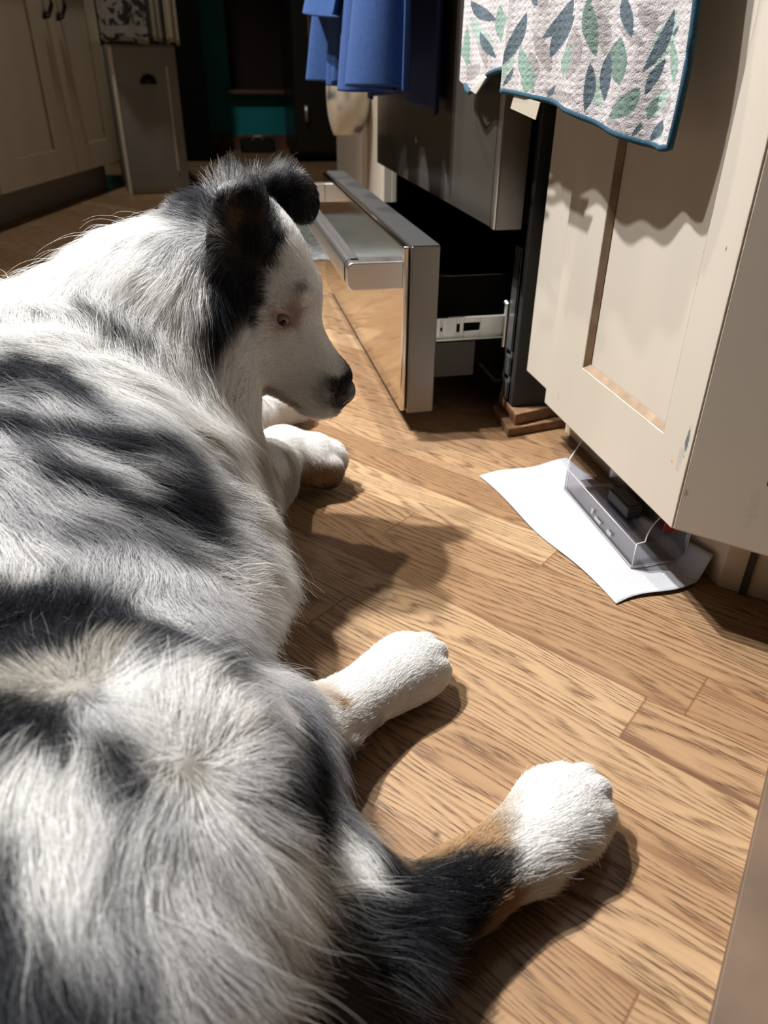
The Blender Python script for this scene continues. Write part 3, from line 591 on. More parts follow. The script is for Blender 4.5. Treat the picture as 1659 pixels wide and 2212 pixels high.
# small turned-up corner and care label
q = [at_x(1018, 195, 0.309), at_x(1045, 160, 0.309), at_x(1052, 168, 0.308), at_x(1030, 203, 0.309)]
fo = new_obj('turned_corner', [Vector(a) for a in q], [(0, 1, 2, 3)], simple('towel_back', (0.45, 0.42, 0.40), 0.95), left); s = fo.modifiers.new('s', 'SOLIDIFY'); s.thickness = 0.0015
q = [at_x(1112, 205, 0.309), at_x(1168, 221, 0.312), at_x(1158, 259, 0.312), at_x(1104, 234, 0.309)]
lb = new_obj('care_label', [Vector(a) for a in q], [(0, 1, 2, 3)], simple('care_label', (0.42, 0.38, 0.31), 0.8), main); s = lb.modifiers.new('s', 'SOLIDIFY'); s.thickness = 0.0008
into(tw)
rail_ = MB().tube([(0.325, 0.52, 0.79), (0.325, 1.08, 0.79)], 0.006).tube([(0.325, 0.53, 0.79), (0.366, 0.53, 0.79)], 0.005).tube([(0.325, 1.07, 0.79), (0.385, 1.07, 0.79)], 0.005).build('towel_rail', M['steel'], smooth=True)
tag(rail_, 'slim steel rail carrying the leaf-patterned waffle towel', 'towel rail')

# ------------------------------------------------------------------ paper towel, clear box
def mat_paper():
    t = NT('paper_towel'); P = t.pos()
    v = t.node('ShaderNodeTexVoronoi', {'Vector': P, 'Scale': 260.0}).outputs['Distance']; n = t.node('ShaderNodeTexNoise', {'Vector': P, 'Scale': 90.0}).outputs[0]
    b = t.node('ShaderNodeBump', {'Height': t.math('ADD', v, n), 'Strength': 0.35, 'Distance': 0.0008}).outputs[0]
    t.set(Base_Color=(0.43, 0.44, 0.475), Roughness=0.95, Normal=b); return t.m
c00, c10, c11, c01 = np.array((0.345, 0.515)), np.array((0.463, 0.532)), np.array((0.428, 0.815)), np.array((0.295, 0.791))
pv = []; pf = []; n, m = 30, 60
for i in range(n + 1):
    for j in range(m + 1):
        u, w = i / n, j / m
        p = c00 * (1 - u) * (1 - w) + c10 * u * (1 - w) + c11 * u * w + c01 * (1 - u) * w
        z = 0.0012 + 0.0015 * (math.sin(u * 6 + w * 3) ** 2) * math.sin(w * 7) ** 2 + 0.004 * math.exp(-((w - 0.0) / 0.03) ** 2) * u * (1 - u) * 3
        lift = max(0, (u - 0.80) / 0.20) ** 1.3 * max(0, (0.5 - w) / 0.5) * 0.030
        pv.append((p[0] + 0.003 * math.sin(w * 9) * (1 - u) - lift * 0.25, p[1] + 0.003 * math.sin(u * 8), z + lift))
for i in range(n):
    for j in range(m): k = i * (m + 1) + j; pf.append((k, k + 1, k + m + 2, k + m + 1))
pt = new_obj('paper_towel', pv, pf, mat_paper(), smooth=True); s = pt.modifiers.new('s', 'SOLIDIFY'); s.thickness = 0.0005
tag(pt, 'white paper towel sheet lying on the oak floor under the clear box', 'paper towel')
def mat_clear():
    m = bpy.data.materials.new('clear_plastic'); m.use_nodes = True; t = m.node_tree; n = t.nodes; n.clear()
    o = n.new('ShaderNodeOutputMaterial'); mx_ = n.new('ShaderNodeMixShader'); tr = n.new('ShaderNodeBsdfTransparent'); gl = n.new('ShaderNodeBsdfGlossy'); fr_ = n.new('ShaderNodeLayerWeight')
    tr.inputs[0].default_value = (0.875, 0.865, 0.885, 1); gl.inputs[1].default_value = 0.05; fr_.inputs[0].default_value = 0.35
    mp = n.new('ShaderNodeMath'); mp.operation = 'MULTIPLY_ADD'; mp.inputs[1].default_value = 0.55; mp.inputs[2].default_value = 0.06
    t.links.new(fr_.outputs['Fresnel'], mp.inputs[0]); t.links.new(mp.outputs[0], mx_.inputs[0]); t.links.new(tr.outputs[0], mx_.inputs[1]); t.links.new(gl.outputs[0], mx_.inputs[2]); t.links.new(mx_.outputs[0], o.inputs[0])
    return m
M['clear'] = mat_clear()
bxo = thing('clear_plastic_box', 'clear plastic tray with scooped ends standing on the white paper towel', 'box', (0.42, 0.65, 0.003))
BX0, BX1, BY0, BY1, BZ = 0.388, 0.447, 0.566, 0.736, 0.0035
MB().box(BX0, BX1, BY0, BY1, BZ, BZ + 0.0018).build('tray_base', M['clear'], bxo, bevel=0.0004)
MB().box(BX0, BX0 + 0.0016, BY0, BY1, BZ + 0.002, BZ + 0.026).build('front_wall', M['clear'], bxo, bevel=0.0004)
MB().box(BX1 - 0.0016, BX1, BY0, BY1, BZ + 0.002, BZ + 0.066).build('back_wall', M['clear'], bxo, bevel=0.0004)
arc = [(BX1 - 0.024 - 0.026 * math.sin(a), BZ + 0.064 - 0.034 * (1 - math.cos(a))) for a in np.linspace(0.1, math.pi / 2, 9)]
prof = [(BX0 + 0.0017, BZ + 0.002), (BX1 - 0.0017, BZ + 0.002), (BX1 - 0.0017, BZ + 0.064), (BX1 - 0.024, BZ + 0.064)] + arc + [(BX0 + 0.0017, BZ + 0.028)]
MB().prism(prof, 'y', BY0, BY0 + 0.0016).build('end_wall', M['clear'], bxo, bevel=0.0004)
M['rim'] = simple('clear_plastic_rim', (0.62, 0.61, 0.63), 0.2)
rm = MB(); e = 0.0007
rm.tube([(BX1, BY0, BZ + 0.065)] + [(p[0], BY0, p[1] + 0.0005) for p in [(BX1 - 0.024, BZ + 0.064)] + arc] + [(BX0, BY0, BZ + 0.029)], e, 6)
rm.tube([(BX0, BY0, BZ), (BX0, BY0, BZ + 0.029)], e, 6).tube([(BX1, BY0, BZ), (BX1, BY0, BZ + 0.065)], e, 6).tube([(BX0, BY1, BZ), (BX0, BY1, BZ + 0.040), (BX0 + 0.014, BY1, BZ + 0.067), (BX1, BY1, BZ + 0.067)], e, 6)
rm.tube([(BX0, BY0, BZ + 0.027), (BX0, BY1, BZ + 0.027)], e * 0.8, 6).tube([(BX0, BY0, BZ + 0.0012), (BX1, BY0, BZ + 0.0012)], e * 1.4, 6)
rm.build('tray_rim', M['rim'], bxo, smooth=True)
prof2 = [(BX0 + 0.0017, BZ + 0.002), (BX1 - 0.0017, BZ + 0.002), (BX1 - 0.0017, BZ + 0.066), (BX0 + 0.014, BZ + 0.066), (BX0 + 0.0017, BZ + 0.040)]
MB().prism(prof2, 'y', BY1 - 0.0016, BY1).build('end_wall', M['clear'], bxo, bevel=0.0004)
MB().box(BX0 - 0.001, BX0 + 0.0005, BY0, BY1, BZ - 0.0008, BZ + 0.0008).build('base_rim', simple('grey_plastic_edge', (0.28, 0.28, 0.29), 0.3), bxo)
MB().box(BX0 - 0.0008, BX0, 0.640, 0.655, BZ + 0.006, BZ + 0.009).box(BX0 - 0.0008, BX0, 0.660, 0.664, BZ + 0.008, BZ + 0.014).box(BX0 - 0.0008, BX0, 0.615, 0.625, BZ + 0.006, BZ + 0.010).build('moulded_marks', simple('grey_mark', (0.35, 0.34, 0.35), 0.4), bxo)
MB().box(0.414, 0.434, BY0 - 0.0012, BY0 - 0.0002, BZ + 0.041, BZ + 0.052).build('red_label', simple('red_label', (0.30, 0.02, 0.025), 0.4), bxo)
into(bxo)
dk = thing('black_insert', 'small dark block lying inside the clear plastic tray', 'block', (0.43, 0.665, 0.006))
MB().box(0.426, 0.4445, 0.652, 0.700, 0.0058, 0.020).build('block_body', simple('charcoal_plastic', (0.05, 0.05, 0.047), 0.6), dk, bevel=0.002)
MB().box(0.429, 0.4425, 0.656, 0.696, 0.0202, 0.022).build('block_lid', simple('grey_plastic', (0.07, 0.07, 0.065), 0.4), dk, bevel=0.0008)
into(dk)

# ------------------------------------------------------------------ brown box at lower right (close to the lens)
bxb = thing('brown_mat', 'smooth brown mat lying on the oak floor, only its edge showing at lower right', 'mat', (0.3, 0.2, 0))
p0, p1 = at_z(1659, 1671, 0.012), at_z(1534, 2212, 0.012); d = (p0 - p1)[:2]; d /= np.linalg.norm(d); nrm = np.array([d[1], -d[0]])
a = p1[:2] - d * 0.14; b = p0[:2] + d * 0.03
poly = [tuple(a), tuple(a + nrm * 0.25), tuple(b + nrm * 0.25), tuple(b)]
M['brown'] = simple('smooth_brown_board', (0.125, 0.083, 0.056), 0.6, noise=0.22, scale=18)
MB().prism(poly, 'z', 0.0003, 0.008).build('mat_base', M['brown'], bxb, bevel=0.001)
MB().prism(poly, 'z', 0.0082, 0.012).build('mat_top', M['brown'], bxb, bevel=0.001)
into(bxb)
# ================================================================== THE DOG
HO = np.array([-.025, .745, .315]); HF = np.array([.143, -.05, -.143]); HF /= np.linalg.norm(HF)
HL = np.array([-HF[1], HF[0], 0]); HL /= np.linalg.norm(HL); HU = np.cross(HF, HL)
def hd(a, b, c): return HO + a * HF + b * HL + c * HU      # head coordinates: forward, dog's left, up
HB = np.stack([HF, HL, HU], 1)
I3 = np.eye(3)
def cap(p, q, r0, r1, k): return ('c', np.array(p, float), np.array(q, float), r0, r1, k)
def ell(p, r, k, B=I3): return ('e', np.array(p, float), np.array(r, float), B, k)
def axes(fwd, up=(0, 0, 1)):
    f = np.array(fwd, float); f /= np.linalg.norm(f); s = np.cross(up, f); s /= np.linalg.norm(s); return np.stack([f, s, np.cross(f, s)], 1)
PR = [
    # trunk, lying with the hips rolled to its left side
    ell((-.145, .60, .125), (.140, .19, .120), .03), ell((-.055, .655, .115), (.075, .11, .098), .04),
    ell((-.035, .545, .075), (.062, .11, .068), .04),
    ell((-.135, .42, .095), (.125, .17, .090), .05), ell((-.125, .25, .118), (.120, .13, .092), .05),
    cap((-.10, .17, .09), (-.05, .15, .055), .085, .050, .04),
    # neck
    ell((-.20, .69, .17), (.10, .11, .10), .04),
    cap((-.135, .665, .165), (-.060, .715, .225), .108, .088, .05), cap((-.060, .715, .225), hd(.045, 0, -.005), .086, .064, .04),
    ell((-.05, .70, .150), (.055, .07, .09), .04),
    # right hind: thigh, shin, hock, foot
    cap((-.075, .26, .115), (-.020, .322, .065), .085, .052, .03), cap((-.030, .315, .062), (.022, .255, .045), .050, .036, .03),
    cap((.015, .258, .045), (.060, .228, .030), .036, .025, .02), cap((.056, .230, .030), (.150, .268, .025), .026, .0215, .015),
    cap((.150, .268, .025), (.182, .286, .026), .0225, .027, .012),
    ell((-.022, .352, .055), (.052, .060, .050), .03),
    # left hind from under the belly
    cap((-.05, .35, .055), (.030, .382, .036), .052, .026, .03), cap((.030, .382, .034), (.098, .430, .027), .0255, .022, .015), cap((.098, .430, .027), (.116, .440, .027), .022, .026, .012),
    # right fore
    cap((-.03, .66, .07), (.020, .735, .055), .058, .036, .03), cap((.020, .735, .055), (.050, .800, .052), .034, .029, .02), cap((.050, .802, .052), (.088, .803, .042), .027, .027, .012),
    # left fore
    cap((-.07, .80, .09), (.020, .935, .048), .050, .028, .03), cap((.020, .935, .046), (.068, .990, .030), .026, .022, .015),
    # head
    ell(hd(.052, 0, .018), (.060, .053, .054), .02, HB), ell(hd(.095, 0, .012), (.046, .038, .040), .025, HB),
    ell(hd(.075, -.020, -.028), (.058, .036, .048), .025, HB), ell(hd(.075, .020, -.028), (.058, .036, .048), .025, HB),
    cap(hd(.105, 0, -.020), hd(.186, 0, -.022), .042, .0235, .022), cap(hd(.120, 0, -.040), hd(.186, 0, -.038), .028, .0175, .015),
    ell(hd(.193, 0, -.021), (.0245, .0200, .0235), .012, HB),
    ell(hd(.103, -.022, .036), (.017, .014, .010), .012, HB), ell(hd(.103, .022, .036), (.017, .014, .010), .012, HB),
    cap(hd(.125, 0, .005), hd(.185, 0, -.004), .015, .013, .015),
]
def paw(c, d, r, out=(0, 0, 1)):
    d = np.array(d, float); d /= np.linalg.norm(d); s = np.array([-d[1], d[0], 0]); B = axes(d); c = np.array(c, float)
    PR.append(ell(c - d * r * .35, (r * 1.05, r * .98, r * .92), .010, B))
    for k, (off, fw, dz) in enumerate([(-1.0, -.25, -.12), (-.34, .12, .08), (.34, .12, .08), (1.0, -.25, -.12)]):
        PR.append(ell(c + s * off * r * .66 + d * (r * .36 + fw * r * .7) + np.array([0, 0, dz * r]), (r * .70, r * .36, r * .66), .0045, B))
paw((.190, .2905, .0265), (.90, .38, 0), .0275)
paw((.122, .4435, .0265), (.93, .45, 0), .0265)
paw((.092, .803, .036), (.97, .05, 0), .031)
paw((.078, 1.000, .026), (.80, .5, 0), .024)
# ears: near one pricked with the tip rolled over, far one folding outward
EN = np.array([.30, -.93, .12]); EN /= np.linalg.norm(EN); EUP = np.array([.10, .16, 1.0]); EUP -= EN * (EUP @ EN); EUP /= np.linalg.norm(EUP)
EB = np.stack([EUP, np.cross(EN, EUP), EN], 1)
EC = hd(.040, -.050, .050)
PR.append(ell(EC - EUP * .004, (.045, .0290, .0095), .006, EB))
PR.append(ell(EC + EUP * .026 + EN * .004, (.017, .0225, .0095), .006, EB))
PR.append(cap(hd(.045, -.044, .012), EC - EUP * .02, .020, .014, .012))
FC = hd(.036, .050, .044)
PR.append(cap(hd(.040, .040, .020), FC, .020, .013, .012))
FB = axes((.55, .10, .75), (.2, -1, 0)); PR.append(ell(FC + np.array([.012, 0, .016]), (.026, .020, .0085), .008, FB))
FB2 = axes((.42, .0, -.90), (.2, -1, 0)); PR.append(ell(FC + np.array([.036, -.002, .015]), (.022, .018, .0075), .008, FB2))
CUT = [ell(EC + EN * .0115 + EUP * .000, (.034, .0195, .0100), .004, EB),
       ell(hd(.114, -.0395, .016), (.008, .006, .0055), .004, HB), ell(hd(.114, .0395, .016), (.008, .006, .0055), .004, HB)]
# mouth line
for k in range(7):
    a = .150 + .045 * k / 6; CUT.append(ell(hd(a, -.034 + .011 * (k / 6) ** 1.2, -.047 + .006 * k / 6), (.006, .005, .0018), .001, HB))

def prim_val(P, pr):
    if pr[0] == 'c':
        _, a, b, r0, r1, k = pr; ab = b - a; t = np.clip(((P - a) @ ab) / (ab @ ab), 0, 1)
        return np.linalg.norm(P - a - t[:, None] * ab, axis=1) - (r0 + (r1 - r0) * t)
    _, c, r, B, k = pr; q = (P - c) @ B; k0 = np.linalg.norm(q / r, axis=1); k1 = np.linalg.norm(q / (r * r), axis=1)
    return k0 * (k0 - 1) / np.maximum(k1, 1e-6)
def bounds(pr, m):
    if pr[0] == 'c': r = max(pr[3], pr[4]); return np.minimum(pr[1], pr[2]) - r - m, np.maximum(pr[1], pr[2]) + r + m
    r = np.abs(pr[3]) @ pr[2]; return pr[1] - r - m, pr[1] + r + m
def smin(a, b, k): h = np.maximum(k - np.abs(a - b), 0) / k; return np.minimum(a, b) - h * h * k * .25
def sdf(P):
    d = np.full(len(P), .08)
    for pr in PR:
        lo, hi = bounds(pr, .06); m = np.all((P > lo) & (P < hi), axis=1)
        if m.any(): d[m] = smin(d[m], prim_val(P[m], pr), pr[-1])
    for pr in CUT:
        lo, hi = bounds(pr, .01); m = np.all((P > lo) & (P < hi), axis=1)
        if m.any(): d[m] = -smin(-d[m], prim_val(P[m], pr), pr[-1])
    d = np.maximum(d, .0022 - P[:, 2])
    return d
def surface_nets(lo, hi, h):
    n = np.ceil((np.array(hi) - lo) / h).astype(int) + 1
    gx, gy, gz = [lo[i] + h * np.arange(n[i]) for i in range(3)]
    D = np.empty(n, np.float32)
    for i in range(0, n[0], 12):
        G = np.stack(np.meshgrid(gx[i:i + 12], gy, gz, indexing='ij'), -1).reshape(-1, 3); D[i:i + 12] = sdf(G).reshape(-1, n[1], n[2])
    S = D < 0
    cs = [(a, b, c) for a in (0, 1) for b in (0, 1) for c in (0, 1)]
    sl = lambda A, o: A[o[0]:n[0] - 1 + o[0], o[1]:n[1] - 1 + o[1], o[2]:n[2] - 1 + o[2]]
    cnt = sum(sl(S, o).astype(np.int8) for o in cs); act = (cnt > 0) & (cnt < 8)
    idx = np.full(act.shape, -1, np.int64); cells = np.argwhere(act); idx[act] = np.arange(len(cells))
    acc = np.zeros((len(cells), 3)); w = np.zeros(len(cells))
    for o in cs:
        for ax in range(3):
            if o[ax]: continue
            o2 = list(o); o2[ax] = 1
            d0 = sl(D, o)[act]; d1 = sl(D, o2)[act]; m = (d0 < 0) != (d1 < 0)
            t = np.where(m, d0 / np.where(m, d0 - d1, 1), 0); p = np.tile(np.array(o, float), (len(cells), 1)); p[:, ax] += t
            acc += p * m[:, None]; w += m
    V = (cells + acc / w[:, None]) * h + lo
    F = []
    for ax in range(3):
        o2 = [0, 0, 0]; o2[ax] = 1; b, c = (ax + 1) % 3, (ax + 2) % 3
        m0 = S[:-1, :-1, :-1]; m1 = sl(S, o2); ch = np.argwhere(m0 != m1)
        ch = ch[(ch[:, b] > 0) & (ch[:, c] > 0)]
        e = np.zeros(3, int); eb = e.copy(); eb[b] = 1; ec = e.copy(); ec[c] = 1
        q = [idx[tuple((ch - x).T)] for x in (e, eb, eb + ec, ec)]
        Q = np.stack(q, 1); fl = S[tuple(ch.T)]; Q[~fl] = Q[~fl][:, ::-1]; F.append(Q[(Q >= 0).all(1)])
    return V, np.concatenate(F)
DV, DF = surface_nets(np.array([-.34, .02, -.004]), np.array([.26, 1.06, .43]), .0038)
dog = new_obj('dog', DV, DF.tolist(), None, smooth=True)
bmd = bmesh.new(); bmd.from_mesh(dog.data); bmesh.ops.recalc_face_normals(bmd, faces=bmd.faces)
for _ in range(2): bmesh.ops.smooth_vert(bmd, verts=bmd.verts, factor=0.25, use_axis_x=True, use_axis_y=True, use_axis_z=True)
bmesh.ops.triangulate(bmd, faces=bmd.faces); bmd.to_mesh(dog.data)
tag(dog, 'white and grey merle dog lying on the oak floor beside the open drawer', 'dog')
me = dog.data; nv = len(me.vertices)
DV = np.empty(nv * 3); me.vertices.foreach_get('co', DV); DV = DV.reshape(-1, 3)
TR = np.empty(len(me.polygons) * 3, int); me.polygons.foreach_get('vertices', TR); TR = TR.reshape(-1, 3)
VN = np.empty(nv * 3); me.vertices.foreach_get('normal', VN); VN = VN.reshape(-1, 3)
bvh = BVHTree.FromBMesh(bmd); bmd.free()
def hit(px, py):
    r = ray_px(px, py); res = bvh.ray_cast(Vector((0, 0, CAM_H)), Vector(r), 3.0)
    return (np.array(res[0]), np.array(res[1])) if res[0] is not None else (None, None)
def hit_near(px, py):
    p, n = hit(px, py)
    if p is not None: return p, n
    # just outside the bare skin: nearest surface to the ray
    r = ray_px(px, py); o = np.array([0, 0, CAM_H]); t = np.clip((DV - o) @ r, 0.05, 2); d = np.linalg.norm(DV - o - t[:, None] * r, axis=1)
    d = d + (VN @ r > 0.2) * .01; i = int(np.argmin(d)); return DV[i], VN[i]
# ------------------------------------------------------------------ coat: flow guides (photo x, y, heading in degrees clockwise from right, length mm, lift)
GUIDES = [
 # crown, nape
 (560,372,275,22,.9),(520,385,255,24,.9),(470,395,235,24,.8),(420,408,215,24,.6),(620,380,285,18,.8),(600,400,280,16,.6),(380,440,200,26,.5),(430,450,190,26,.5),(470,440,215,24,.5),
 # neck ruff
 (330,470,160,36,.35),(260,510,150,40,.35),(180,545,165,48,.35),(110,570,180,55,.4),(60,600,195,48,.45),(20,610,215,40,.5),(300,540,128,42,.35),(380,520,118,42,.35),(430,560,108,42,.35),(250,590,118,44,.35),(330,620,102,46,.35),(410,640,98,48,.35),(430,720,92,48,.35),(360,710,86,46,.35),(290,680,80,40,.35),(440,790,88,46,.35),(470,700,98,42,.3),(450,850,80,44,.4),(480,880,70,40,.4),(150,640,95,40,.35),(80,660,70,40,.35),(30,660,60,40,.35),(210,660,85,34,.3),
 (520,900,60,34,.35),(420,860,62,44,.3),
 # shoulder and ribs
 (100,720,22,48,.25),(30,740,12,48,.25),(200,760,28,48,.25),(300,800,34,46,.25),(400,880,42,44,.25),(480,950,50,40,.25),(530,1020,60,36,.25),(100,820,22,46,.25),(200,880,24,46,.25),(300,930,26,46,.25),(60,900,22,46,.25),(400,1000,30,44,.25),(150,970,24,48,.25),(60,1000,35,50,.3),(250,1040,22,48,.25),(350,1080,14,46,.25),(450,1080,12,44,.25),(520,1100,15,42,.3),(580,1150,5,42,.35),(500,1160,2,44,.3),(400,1150,5,46,.25),(300,1140,12,46,.25),(150,1080,20,48,.25),(60,1090,30,48,.3),
 (600,1210,350,40,.35),(560,1250,355,44,.3),(480,1230,355,48,.3),(520,1280,3,46,.3),(430,1280,15,44,.3),
 (60,1160,80,44,.4),(150,1180,105,48,.4),(250,1190,112,48,.4),(330,1210,112,46,.4),(400,1230,105,42,.4),(60,1230,92,40,.4),(150,1260,92,36,.4),(260,1270,88,34,.4),(350,1300,70,36,.4),(430,1340,50,36,.4),(100,1330,88,30,.3),(200,1350,80,30,.3),(20,1340,95,30,.3),
 # hip whorl one (around 170,1500)
 (150,1445,262,26,.5),(80,1450,225,26,.5),(40,1480,195,28,.5),(210,1430,285,28,.5),(120,1540,120,26,.6),(200,1520,60,24,.6),(60,1540,150,28,.6),(180,1560,95,28,.6),(240,1500,320,26,.7),
 (290,1470,290,40,.6),(350,1450,300,40,.6),(410,1430,320,36,.5),(470,1430,350,34,.4),(540,1465,25,34,.4),(610,1500,45,34,.4),(320,1400,300,34,.5),(260,1390,280,30,.6),
 # hip whorl two (around 420,1680)
 (360,1570,275,34,.5),(430,1580,285,36,.5),(500,1570,310,36,.45),(560,1600,335,38,.4),(600,1650,355,38,.35),(610,1710,12,38,.35),(540,1700,20,34,.4),(480,1720,50,36,.4),(420,1740,85,38,.35),(350,1720,95,34,.4),(330,1640,200,24,.5),(300,1660,140,24,.5),(300,1610,250,26,.5),
 (650,1560,48,32,.3),(690,1620,65,28,.3),(715,1700,72,28,.3),(735,1770,70,28,.3),(670,1760,45,34,.3),(640,1830,40,40,.3),(700,1850,40,36,.3),(770,1850,40,30,.25),
 # rump and breeches
 (60,1640,95,44,.35),(130,1640,95,44,.35),(50,1750,94,56,.3),(110,1760,90,58,.3),(180,1700,92,50,.35),(200,1800,88,56,.3),(260,1740,88,44,.35),(120,1860,88,62,.3),(40,1880,90,62,.3),(200,1900,82,60,.3),(280,1860,78,56,.3),(360,1830,70,56,.3),(440,1830,66,56,.3),(520,1830,60,54,.3),(590,1860,50,52,.3),(100,1980,85,64,.3),(30,2040,88,64,.3),(200,2010,74,64,.3),(300,1980,66,62,.3),(400,1950,60,62,.3),(480,1930,58,62,.3),(560,1940,48,60,.3),(640,1950,38,56,.3),(720,1940,25,44,.3),(150,2120,78,64,.3),(260,2110,66,64,.3),(360,2080,60,66,.3),(460,2050,54,66,.3),(550,2030,46,64,.3),(640,2030,38,70,.25),(720,2010,28,60,.3),(600,2100,45,72,.2),(80,2190,80,60,.3),(240,2190,66,64,.3),(400,2180,58,66,.3),(520,2130,48,66,.35),
 # lower right hind leg
 (790,1890,25,26,.25),(850,1860,5,20,.25),(830,1950,15,24,.3),(900,1900,350,16,.25),(980,1870,335,12,.22),(1050,1830,328,10,.2),(1000,1930,335,14,.25),(880,2000,350,22,.3),(830,2040,20,30,.4),(940,1980,340,18,.3),(1120,1790,325,10,.2),(1150,1860,330,14,.25),(1200,1780,325,10,.2),(1250,1720,325,8,.2),(1230,1850,20,20,.35),(1290,1750,10,8,.2),(1200,1890,40,20,.35),(1280,1830,60,14,.3),
 # left hind leg
 (740,1570,325,12,.25),(790,1520,322,10,.2),(850,1470,320,8,.2),(900,1430,320,7,.2),(820,1570,330,12,.25),(870,1550,340,12,.25),(750,1620,340,16,.3),(925,1500,20,7,.2),
 # head: short coat, nose to cheek
 (620,470,255,9,.3),(650,520,240,7,.25),(670,590,240,6,.2),(600,560,225,8,.2),(640,640,235,5,.2),(580,650,205,7,.2),(560,720,185,8,.2),(620,740,215,5,.2),(680,740,230,4,.2),(710,800,230,4,.2),(650,820,215,4,.2),(600,800,205,6,.2),(540,790,160,12,.25),(510,730,140,14,.3),(500,830,110,22,.3),(570,885,95,24,.4),(560,935,90,28,.4),(545,870,100,22,.4),
 (520,640,105,16,.3),(540,600,110,12,.3),(500,600,105,18,.3),(475,640,105,30,.35),(465,740,100,36,.35),(480,560,140,24,.35),
 (540,430,270,7,.3),(510,480,250,8,.3),(580,470,290,7,.3),(540,520,270,6,.3),(490,500,200,18,.4),(580,540,330,8,.3),(670,385,20,6,.2),(690,410,80,6,.2),(650,420,60,6,.2),(630,430,90,9,.3),(640,380,300,8,.4),(660,372,340,7,.3),
 # fore legs
 (590,940,200,8,.2),(620,930,0,8,.2),(570,1000,60,18,.3),(610,1020,90,10,.25),(600,1090,80,20,.35),(570,1130,60,30,.35),(660,945,5,7,.2),(710,950,10,6,.2),(640,980,60,9,.25),(700,990,70,8,.25),(560,880,30,8,.2),(600,890,10,7,.2),
]
COLS = {
 'w': (.91,.91,.905), 'l': (.66,.665,.68), 'g': (.28,.285,.305), 'd': (.034,.037,.047), 'k': (.008,.008,.011), 't': (.50,.34,.19), 'p': (.56,.44,.40), 's': (.50,.475,.43)}
